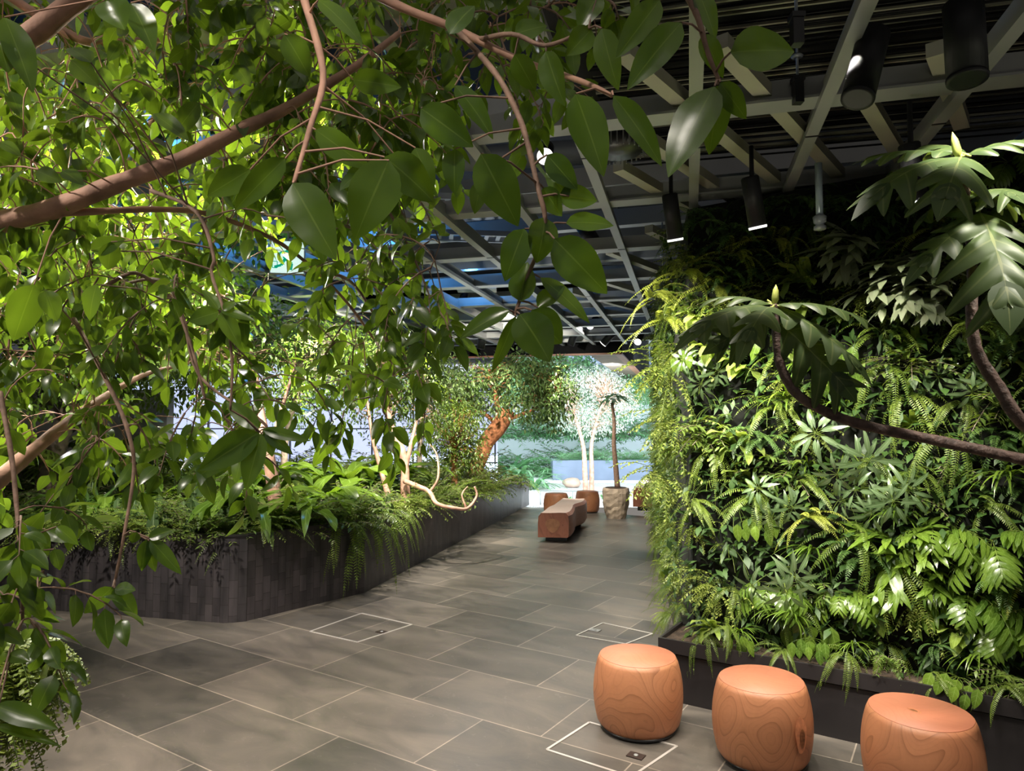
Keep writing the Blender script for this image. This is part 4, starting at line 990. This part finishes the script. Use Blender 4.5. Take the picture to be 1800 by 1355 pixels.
tree('back_fig_tree','broad fig tree rising from the bed behind the hanging fig branches',[V(-5.2,7.6,.6),V(-5.0,7.5,1.4),V(-4.6,7.3,2.1),V(-4.0,7.0,2.6)],(.13,.06),
 [(Z(120,430,6.2),1.3,1.0,.7,1),(Z(330,330,6.0),1.2,.9,.6,1),(Z(60,620,6.4),1.0,.8,.5,.7),(Z(420,150,5.5),1.1,.8,.5,.7),(Z(160,160,5.2),1.1,.8,.6,.7),(Z(300,520,6.4),1.0,.8,.5,.6)],170,24,.08,.5,'ficus_young','bark_grey',prof='ovate',cr=.22)
tree('bed_tree','leaning grey-barked tree behind the fan palms',[S(0,8.0),Z(40,800,8),Z(110,760,8),Z(200,700,8.1),Z(270,640,8.2)],(.10,.04),
 [(Z(230,660,8.3),.9,.7,.4,1),(Z(120,650,8.3),.8,.7,.35,.6)],120,22,.08,.45,'shrub','bark_grey',prof='ovate')

# bed planting
BD={'bed_fern':('bed_fern','arching fern','fern','ferns in the slate planter'),'bed_shrub':('bed_shrub','small-leaved shrub','shrub','shrubs in the slate planter'),'fan_palm':('fan_palm','fan palm with drooping split leaves','palm','fan palms in the slate planter'),
'bed_strap':('birds_nest_fern','glossy wavy strap-leaved fern','fern','strap-leaved ferns in the slate planter'),'bed_grass':('grass_tuft','dark grassy tuft','grass tuft','grassy tufts in the slate planter'),
'bed_creeper':('bed_creeper','tiny-leaved yellow-green creeper','creeper','creepers in the slate planter'),'bed_broad':('calathea_plant','grey-green broad-leaved plant','plant','broad-leaved plants in the slate planter')}
def bedplant(k,px,d,s_,dz=0,extra=None):
    q=S(px,d); nm,ds,ca,gr=BD[k]
    back=d-(6.1 if px<640 else 6.1+(px-640)*.028)
    row='on the rim' if back<.45 else 'just behind the rim' if back<1.3 else 'in the middle of the bed' if back<3 else 'at the back of the bed'
    x='under the hanging fig twigs' if px<110 else 'before the fan palms' if px<260 else 'before the rounded corner' if px<400 else 'by the pale flared trunk' if px<520 else 'past the rounded corner' if px<610 else 'near the pink forked tree' if px<730 else 'near the orange shaggy trunk' if px<860 else 'at the planter end'
    plant(k,nm,(q.x,q.y,q.z+dz),(U(-.1,.1),U(-.1,.1),U(0,6.28)),s_,' '.join((extra or (ds+' '+row+' '+x)).split()[:16]),ca,gr)
def edge_d(px):
    e=[(0,6.42),(397,5.94),(640,6.99),(700,7.75),(780,9.2),(860,11.4),(930,14.5)]
    for (a,b),(c,d) in zip(e,e[1:]):
        if px<=c: return b+(d-b)*(px-a)/(c-a)
    return 14.5
bedplant('bed_strap',545,edge_d(545)+.02,1.15,.16,'large glossy wavy strap-leaved fern hanging over the dark planter wall')
for px_,d_,s_,dz_ in((150,7.6,1.5,.30),(215,7.9,1.5,.35),(90,7.9,1.4,.3),(270,8.2,1.4,.4)): bedplant('fan_palm',px_,d_,s_,dz_)
for px_,k_ in((300,'bed_broad'),(330,'bed_broad'),(250,'bed_broad'),(440,'bed_strap'),(370,'bed_broad'),(585,'bed_strap'),(120,'bed_broad'),(655,'bed_broad')): bedplant(k_,px_,edge_d(px_)+U(.25,.7),U(1.2,1.5),.22)
for px_ in(470,560,610,690,740,350,180): bedplant(R.choice(['bed_strap','bed_broad']),px_,edge_d(px_)+U(1.0,2.0),U(1.3,1.7),.38)
# boston ferns spilling over at 650
for i,(px,s_) in enumerate([(600,.9),(640,1.15),(672,1.0),(700,.8)]):
    q=S(px,edge_d(px)+.05); d=(pts[8]-pts[7]).normalized(); nr=V(d.y,-d.x,0)
    plant('trailing_fern','trailing_fern',(q.x,q.y,q.z+.12),wallrot(V(.5,-.85,0)),s_*1.75,'dark boston fern cascading over the planter wall, %s of four from the strap fern'%ordn[i],'fern','ferns cascading over the slate planter')
kb=['bed_fern']*3+['bed_shrub']*7+['bed_creeper']*4+['bed_broad']*2+['bed_grass']*1+['bed_strap']*2
for i in range(52):   # rim row
    px=-30+i*18.5; d=edge_d(px)+U(.10,.3)
    k_=R.choice(['bed_creeper','bed_shrub','bed_fern','bed_creeper','bed_shrub'] if px<500 else ['bed_shrub','bed_fern','bed_shrub','bed_creeper'])
    bedplant(k_,px,d,U(.65,.95)*(1+max(0,d-7)*.05),.06)
for row in range(7):
    for i in range(26):
        px=-60+i*38+U(-14,14); ed=edge_d(min(px,925)); d=ed+.5+row*.62+U(-.2,.2)
        if d>13.8 or px>905: continue
        bedplant(R.choice(kb),px,d,U(.95,1.45)*(1+max(0,d-7)*.05),.04+row*.05)
# red-brown fruit-like finial seen among leaves
p=P(578,757,8.4); m1=MB(); m1.lathe([(.01,-.06),(.07,-.05),(.10,0),(.07,.05),(.01,.07)],20); o=m1.build('garden_lamp_shade',M['redfruit'],loc=None); o.location=p; o.name='copper_globe'; tag(o,'small glossy copper globe among the leaves before the pale windows','ornament')
m1=MB()

# pot fern at lower frame corner (maidenhair) in a hanging bowl
q=P(20,1240,2.0); r=empty('maidenhair_fern',q); tag(r,'cascading pale green maidenhair fern at the bottom corner below hanging fig twigs','fern')
ml=MB()
def maiden(mb_,c,nf,L):
    for i in range(nf):
        a=U(0,6.28); d=V(math.sin(a),math.cos(a),U(.2,1.5)); path=arc(c,d,L*U(.6,1.2),2.6,8); mb_.tube(path,.0012,3,m=1,cap=False)
        for k_ in range(26):
            t=.12+.88*k_/25; x=min(t*8,7.999); j=int(x); p=path[j].lerp(path[j+1],x-j); T=(path[j+1]-path[j]).normalized(); S_=T.cross(V(0,0,1)); S_=S_.normalized() if S_.length>.1 else T.orthogonal().normalized()
            for g in range(2):
                dd=S_*(1 if g else -1)+V(U(-.5,.5),U(-.5,.5),U(-.8,.4)); l=U(.012,.022)
                mb_.leaf(p,dd,V(U(-.5,.5),U(-.5,.5),1),l,l*.8,2,.3,.1,'ovate')
maiden(ml,q+V(-.06,0,.14),200,.27); maiden(ml,q+V(-.05,-.05,.0),90,.27)
inpar(ml.build('fronds',[M['tiny'],M['fern']],r),r)
mm=MB(); mm.lathe([(.06,-.2),(.10,-.14),(.11,-.05),(.11,0)],24,c=q+V(-.10,.02,.05)); inpar(mm.build('bowl',M['trough'],r),r)
mm=MB(); mm.tube([q+V(-.10,.02,-.28),V(q.x-.10,q.y+.02,0)],.05,12); inpar(mm.build('stand',M['trough'],r),r)

# ------------------------------------------------------------------ big hanging fig (foreground)
ft=empty('fig_tree',(-2.6,2.0,0)); tag(ft,'large fig tree with thick pinkish branches and glossy leaves hanging across the view','tree')
tk=bez([V(-2.6,2.0,0),V(-2.55,2.0,1.0),V(-2.4,1.95,1.9),V(-2.2,1.9,2.4),V(-2.0,1.9,2.9)],5)
m1=MB(); m1.tube(tk,[.13-.05*i/20 for i in range(21)],14); inpar(m1.build('trunk',M['bark_pink'],ft),ft)
BR=[ # (points(px,py,d), r0, r1)
 ([V(-2.4,1.95,1.95),(-180,440,1.75),(-60,405,1.7),(90,368,1.68),(200,325,1.65),(320,280,1.65),(430,225,1.65),(500,192,1.68),(620,120,1.75),(700,60,1.85)],.034,.008),
 ([V(-2.1,1.9,2.6),(-200,230,1.7),(-40,115,1.6),(60,58,1.6),(160,-20,1.6),(300,-120,1.65)],.034,.022),
 ([(60,378,1.68),(160,372,1.7),(290,368,1.8),(380,380,1.9),(500,432,2.0),(600,520,2.2),(660,600,2.3)],.010,.004),
 ([(265,335,1.6),(345,372,1.55),(375,450,1.5),(372,482,1.5),(398,560,1.45),(408,640,1.45),(405,720,1.45)],.005,.0025),
 ([(500,-120,1.3),(535,0,1.25),(568,128,1.2),(545,225,1.1),(517,320,1.0)],.010,.003),
 ([(560,-60,1.3),(700,10,1.3),(795,48,1.3),(900,100,1.25),(980,128,1.2),(1040,150,1.15),(1075,168,1.1)],.010,.0035),
 ([(800,50,1.3),(870,128,1.2),(910,200,1.15),(930,262,1.12),(947,335,1.1),(958,380,1.1),(952,425,1.12),(930,480,1.14),(905,553,1.15)],.006,.003),
 ([(1170,-90,1.0),(1212,0,1.0),(1228,35,1.0),(1245,95,1.0),(1264,142,1.0)],.006,.003),
 ([(130,560,1.9),(200,695,1.7),(228,770,1.65),(235,830,1.65),(218,940,1.6),(200,1030,1.6)],.006,.003),
 ([(-80,900,1.8),(0,840,1.8),(60,790,1.9),(150,720,2.1),(250,660,2.4),(330,640,2.6)],.028,.004),
 ([(-60,-60,2.1),(120,60,2.1),(200,75,2.2),(300,70,2.3),(420,90,2.4),(560,60,2.5)],.016,.008),
 ([(330,120,2.3),(300,170,2.3),(250,240,2.3),(225,330,2.3)],.010,.006),
 ([(190,500,1.9),(240,480,1.9),(300,525,1.8),(330,590,1.75),(345,640,1.7),(360,700,1.7)],.006,.003),
 ([(0,690,1.6),(20,800,1.5),(30,900,1.45),(36,980,1.4),(40,1090,1.4)],.006,.003),
 ([(215,500,2.0),(280,492,1.9),(320,550,1.8),(350,660,1.75),(460,740,1.6),(462,760,1.6)],.005,.003),
 ([(560,480,2.2),(610,490,2.2),(650,540,2.1),(680,600,2.1),(690,680,2.1),(640,700,2.1)],.006,.003),
 ([(640,300,1.9),(700,400,1.9),(735,470,1.9),(755,520,1.9)],.005,.002),
 ([(800,50,1.35),(830,70,1.3),(900,60,1.2),(960,80,1.15),(1035,50,1.1)],.006,.003),
 ([(660,600,2.3),(690,640,2.2),(740,680,2.2)],.004,.002),
]
branches=[]
for pl,r0,r1 in BR:
    pt=[q if isinstance(q,Vector) else P(*q) for q in pl]; path=bez(pt,5); k_=len(path)
    mw=MB(); mw.tube(path,[(r0+(r1-r0)*i/(k_-1))*(1+.06*math.sin(i*1.7)) for i in range(k_)],12 if r0>.012 else 7)
    branches.append([path,mw,MB(),r0])
def twig(mw,ml,start,d,L,nl,ls,hang=.5):
    path=arc(start,d,L,U(.6,1.4),4); mw.tube(path,[.0028,.0024,.002,.0016,.0012],4,cap=False,m=0)
    for i in range(nl):
        t=.15+.85*i/max(1,nl-1); x=min(t*4,3.999); j=int(x); p=path[j].lerp(path[j+1],x-j); T=(path[j+1]-path[j]).normalized()
        S_=T.orthogonal().normalized(); S_.rotate(Matrix.Rotation(i*2.4+U(-.4,.4),3,T))
        dd=T*U(.2,.7)+S_*U(.6,1)+V(0,0,-hang*U(.3,1.2))
        q=p+dd.normalized()*.012; mw.tube([p,q],.001,3,cap=False)
        l=ls*U(.75,1.2); ml.leaf(q,dd,V(U(-.8,.8),U(-.8,.8),1),l,l*U(.5,.62),5,U(.2,.9),U(.05,.3),'ovate',0)
BS=[(b,p) for bi,b in enumerate(branches) for p in b[0][2:]]
GROW=list(BS)
def cluster(p,b,a_,nl=8,ls=.068):
    dist=(a_-p).length
    if dist>.05:
        mid=a_.lerp(p,.5)+V(U(-.12,.12)*dist,U(-.12,.12)*dist,.14*dist)
        path=bez([a_,mid,p],3); r_=.0018+.0016*min(1,dist/.5); b[1].tube(path,[r_*(1-.4*i/(len(path)-1)) for i in range(len(path))],5,cap=False)
        d0=(p-mid).normalized(); GROW.append((b,mid)); GROW.append((b,p))
    else: d0=V(U(-1,1),U(-1,1),U(-1,.4))
    d0=(d0+V(U(-.6,.6),U(-.6,.6),U(-.6,.3))).normalized()
    twig(b[1],b[2],p,d0,U(.08,.16),nl,ls)
CL=[]
for (x0,x1,y0,y1,cnt,d0,d1) in [(-60,500,-60,420,280,1.6,3.2),(420,800,-60,300,230,1.6,2.8),(560,760,300,620,24,1.8,2.6),(-60,420,-60,200,60,1.8,3.0),(-60,300,300,560,55,1.8,3.0),(-60,420,400,760,150,1.7,3.1),(420,700,250,560,40,1.7,2.8),(420,760,560,760,14,1.8,2.5),
        (780,980,-60,170,28,1.35,2.2),(-60,240,720,860,14,1.6,2.3),(-40,110,860,1100,12,1.3,1.7),(300,520,720,860,7,1.5,1.9),(640,800,330,560,9,1.7,2.2),(560,740,620,790,8,1.9,2.3),(950,1080,-60,60,4,1.2,1.5)]:
    for i in range(cnt):
        x,y=U(x0,x1),U(y0,y1)
        if math.hypot(x-508,(y-445))<48: continue   # gap in the crown where the exit sign shows
        CL.append(P(x,y,U(d0,d1)))
CL.sort(key=lambda p:min((q[1]-p).length_squared for q in BS))
for p in CL:
    b,a_=min(GROW,key=lambda q:(q[1]-p).length_squared)
    cluster(p,b,a_,R.choice([6,7,8,9]))
# individually seen leaves: base, tip, width(px), depth, tip depth offset
HL=[(515,322,582,445,92,.98,-.03),(684,282,622,412,100,1.0,0),(846,270,908,392,86,1.0,.02),(676,276,768,348,80,1.05,.04),(1078,168,1168,278,62,1.02,0),(1012,165,1062,298,78,1.0,0),
(1256,152,1172,294,96,.95,0),(1284,92,1402,80,92,.95,0),(1198,40,1106,138,70,.95,.0),(1160,0,1088,92,60,.98,0),(1040,52,1000,92,52,1.1,0),(1058,50,1080,150,56,1.05,0),(1262,150,1252,268,60,.98,.03),
(1266,145,1310,206,46,.97,0),(1052,-10,1018,44,56,1.1,0),(1225,-20,1262,60,50,1.0,0),(1100,-30,1130,40,50,1.0,.05),(1235,60,1270,130,42,1.0,0),(958,382,950,458,66,1.1,0),(922,402,886,488,60,1.1,0),
(975,420,1064,512,84,1.08,0),(982,345,1048,350,52,1.12,0),(995,392,1080,385,44,1.12,0),(915,530,925,462,56,1.14,0),(896,546,803,582,44,1.12,0),(906,556,870,652,30,1.12,0),(914,552,968,626,84,1.1,-.02),
(935,545,984,604,70,1.12,0),(950,488,1042,556,44,1.14,0),(945,540,990,500,40,1.14,0),(962,272,1012,330,50,1.1,0),(955,330,985,378,46,1.12,0),(1000,345,960,300,40,1.12,0),(555,228,642,292,54,1.1,0),(502,278,408,366,52,1.1,0),(440,298,366,342,54,1.2,0),
(740,190,826,252,70,1.12,0),(560,0,640,60,60,1.2,0),(500,60,545,130,56,1.2,.03),(620,140,700,150,50,1.3,0),(800,150,870,230,50,1.25,0),(905,95,940,160,50,1.2,.03),(960,90,985,180,56,1.15,0),(905,60,960,40,46,1.2,0),(790,60,830,0,50,1.2,0),
(700,280,690,360,48,1.3,0),(800,262,795,335,48,1.15,0),(845,320,835,372,36,1.2,0),(730,260,760,330,46,1.2,0),(385,548,328,564,36,1.42,0),(388,546,446,560,22,1.42,0),(388,548,422,606,34,1.42,0),(384,545,358,505,24,1.42,0),(392,545,412,530,20,1.42,0),
(462,755,540,772,24,1.55,0),(462,756,512,796,26,1.55,0),(455,752,395,704,36,1.55,0),(455,760,350,825,60,1.5,0),(450,765,320,850,44,1.52,0),(460,762,430,858,50,1.5,0),(466,758,480,800,30,1.55,0),
(198,1032,147,1078,34,1.55,0),(202,1034,240,1084,34,1.55,0),(202,1034,236,1036,28,1.55,0),(200,1034,215,1068,22,1.55,.02),(262,945,300,930,24,1.55,0),(264,948,316,1006,30,1.55,0),(262,950,265,1010,30,1.55,.02),(258,948,248,1005,26,1.55,0),(240,935,232,955,20,1.55,0),
(8,30,60,152,60,1.1,.02),(0,75,14,120,50,1.1,0),(160,110,118,72,44,1.35,0),(125,105,170,148,42,1.35,0),(190,0,215,45,66,1.15,0),(230,5,270,75,56,1.2,0),(0,250,34,268,26,1.5,0),(65,300,106,318,34,1.45,0),(110,300,145,322,34,1.45,0),(160,440,215,420,36,1.4,0),(195,425,190,475,40,1.4,.03),
(270,200,330,240,40,1.4,0),(350,180,300,240,40,1.5,0),(60,500,20,600,60,1.5,0),(80,510,100,560,40,1.5,0),(170,500,150,560,44,1.6,0),(35,945,75,905,40,1.4,0),(38,940,66,965,30,1.4,0),(60,930,82,975,36,1.4,0),(80,930,118,950,30,1.45,0),(95,965,108,1000,26,1.4,0),(40,1020,75,1090,34,1.35,0),(40,1010,60,1055,28,1.35,0),(36,1000,80,1012,16,1.35,0),(100,925,135,955,24,1.4,0),
(20,1060,-10,1100,40,1.3,0),(15,1150,50,1160,30,1.3,0),(0,1105,40,1130,26,1.3,0),(-10,1240,95,1275,40,1.2,0),(-10,1275,100,1300,20,1.2,0)]
for (bx,by,tx,ty,wp,d,dd) in HL:
    b=P(bx,by,d); t=P(tx,ty,d+dd); dv=t-b; L=dv.length*1.05
    br=min(BS,key=lambda q:(q[1]-b).length); ml=br[0][2]
    view=(V(0,0,CAMH)-b).normalized()
    up=(view*U(.7,1)+V(U(-.5,.5),0,U(.1,.7))).normalized()
    if up.dot(dv.normalized())>.9: up=view
    ml.leaf(b,dv,up,L,wp*d/F,10,U(.15,.5),U(.1,.35),'ovate',0,.05,2)
    dist=(br[1]-b).length
    if .004<dist: 
        mid=br[1].lerp(b,.5)+V(0,0,.08*dist); br[0][1].tube([br[1],mid,b],[.0022,.0018,.0015],5,cap=False)
for path,mw,ml,r0 in branches:
    ob=inpar(mw.build('branch',M['bark_pink'] if r0>.009 else M['bark'],ft),ft)
    if ml.f: ml.build('foliage',M['ficus'],ob)

# ------------------------------------------------------------------ lights
WM=(1,.92,.80); NT=(1,.94,.80)
def sp(loc,tgt,e,ang=60,col=WM,size=.05,blend=.5): return light('SPOT','spot_lamp',loc,tgt,e,col,size,ang,blend)
# on the green wall (from the lattice, aimed down the wall)
sp((.25,3.0,3.05),(1.05,4.25,1.95),300,42,NT)
sp((.75,2.75,3.05),(1.65,3.75,1.65),210,46,NT)
sp((1.25,2.45,3.05),(2.15,3.45,1.75),190,46,NT)
sp((.55,2.9,3.05),(1.45,4.0,.8),80,46,NT)
sp((1.5,2.0,3.05),(2.0,3.3,.8),60,50,NT)
sp((.0,6.0,3.05),(1.5,6.3,1.6),320,70,NT); sp((.5,9.5,3.05),(2.2,10.2,1.6),320,75,NT); sp((-.3,4.5,3.05),(1.1,4.7,1.9),280,55,NT)
sp((2.2,1.6,3.05),(1.8,2.15,2.05),110,45,NT); sp((1.5,2.6,3.05),(2.0,3.42,2.25),90,30,NT)
# on the bed
for x,y,tx,ty,tz,e in[(-2.6,6.0,-3.2,7.4,.8,480),(-1.2,7.0,-1.8,8.4,.9,520),(-3.8,6.4,-4.8,7.6,.9,480),(-1.0,9.2,-1.4,10.4,.9,520),(-.4,10.8,-.6,12.2,1.6,260),(-2.6,8.2,-3.0,9.3,1.8,520),(-1.6,8.2,-2.6,9.3,2.4,200)]:
    sp((x,y,3.1),(tx,ty,tz),e,75,NT)
# fig canopy from above and behind
sp((-1.8,3.4,3.05),(-1.5,2.0,2.0),190,90,NT); sp((-.9,3.0,3.08),(-.7,1.8,2.0),110,90,NT); sp((-3.4,4.2,3.1),(-3.0,5.6,2.3),330,90,NT); sp((-2.3,4.4,3.1),(-2.0,2.4,2.0),215,80,NT); sp((-3.2,3.2,3.1),(-2.2,2.6,1.6),190,90,NT)
sp((-2.2,1.0,3.05),(-1.5,2.0,1.9),70,80,WM); sp((-.6,.3,3.05),(-.35,1.1,1.95),38,60,WM)
sp((-.1,8.6,2.95),(-.2,12.3,2.45),420,60,NT)  # extra spot added to lighten the dark crown near the portal
sp((.0,13.9,2.8),(1.9,17,1.4),120,100,(.85,.95,1),.1); sp((2.2,14.5,2.9),(1.5,20,.2),380,110,(.85,.93,1),.1)  # unseen spots added to brighten the court trunks and gravel
# floor pools and stools
sp((.3,3.4,3.08),(1.0,3.7,.2),95,64,WM); sp((-.6,4.4,3.08),(-.7,4.7,0),240,80,WM,.08); sp((-.9,7.4,3.08),(-.6,8.2,0),240,70,WM,.08); sp((.9,2.3,3.0),(1.5,3.3,.2),70,60,WM); sp((-1.2,3.0,3.1),(-1.5,4.2,0),260,60,(1,.85,.72),.08); sp((-.2,3.0,3.1),(-.9,3.6,0),150,70,(1,.87,.75),.1); sp((.4,6.0,3.05),(.7,6.6,0),140,75,WM,.1)
sp((.2,9.6,3.05),(.7,10.6,.2),170,70,NT); sp((.9,11.4,3.05),(1.3,13.0,.3),260,60,NT)  # second spot is added to lift the dim far stools
# added fill spots standing in for light bounced up onto the lattice
def up(loc,e,col=(1,.97,.85),ang=130): 
    return light('SPOT','lattice_bounce_fill',loc,Vector(loc)+V(0,.05,1),e,col,.15,ang,1)
up((1.2,2.9,2.2),5,(1,.97,.70)); up((.3,3.6,2.0),6,(1,.97,.75)); up((.0,7.0,1.9),60,(.9,.97,1)); up((.4,10.5,1.9),60,(.88,.95,1)); up((-2.0,8.5,2.2),50,(.9,.96,1)); up((1.9,2.0,2.4),3,(1,.97,.75))
sp((-1.9,1.3,3.0),(-1.48,2.0,.8),170,26,NT)  # unseen spot added to brighten the maidenhair fern
# blue light in the void
BL=(.08,.38,1)
light('POINT','void_lamp',(-1.5,6.6,3.6),None,24,BL,.1); light('POINT','void_lamp',(-3.2,6.0,3.6),None,22,BL,.1); light('POINT','void_lamp',(-.5,8.2,3.55),None,14,BL,.1); light('POINT','void_lamp',(-2.6,4.6,3.7),None,14,BL,.1)
# unseen area lights added under the court ceiling to stand for daylight
light('AREA','court_daylight_fill',(2.2,19.5,4.3),(2.2,19.5,0),1300,(.82,.92,1),9,9)
light('AREA','court_front_wash',(2.0,15.5,4.2),(2.0,24,.8),900,(.85,.97,1),9,1.5)
light('AREA','court_back_wash',(2.0,24.2,4.2),(2.0,26.3,1.8),500,(.75,.9,1),12,1)
light('AREA','hall_bounce',(-1.0,3.0,4.2),(-1.0,4.0,0),45,(1,.93,.85),8,8)  # unseen fill panel added for bounced light inside the hall
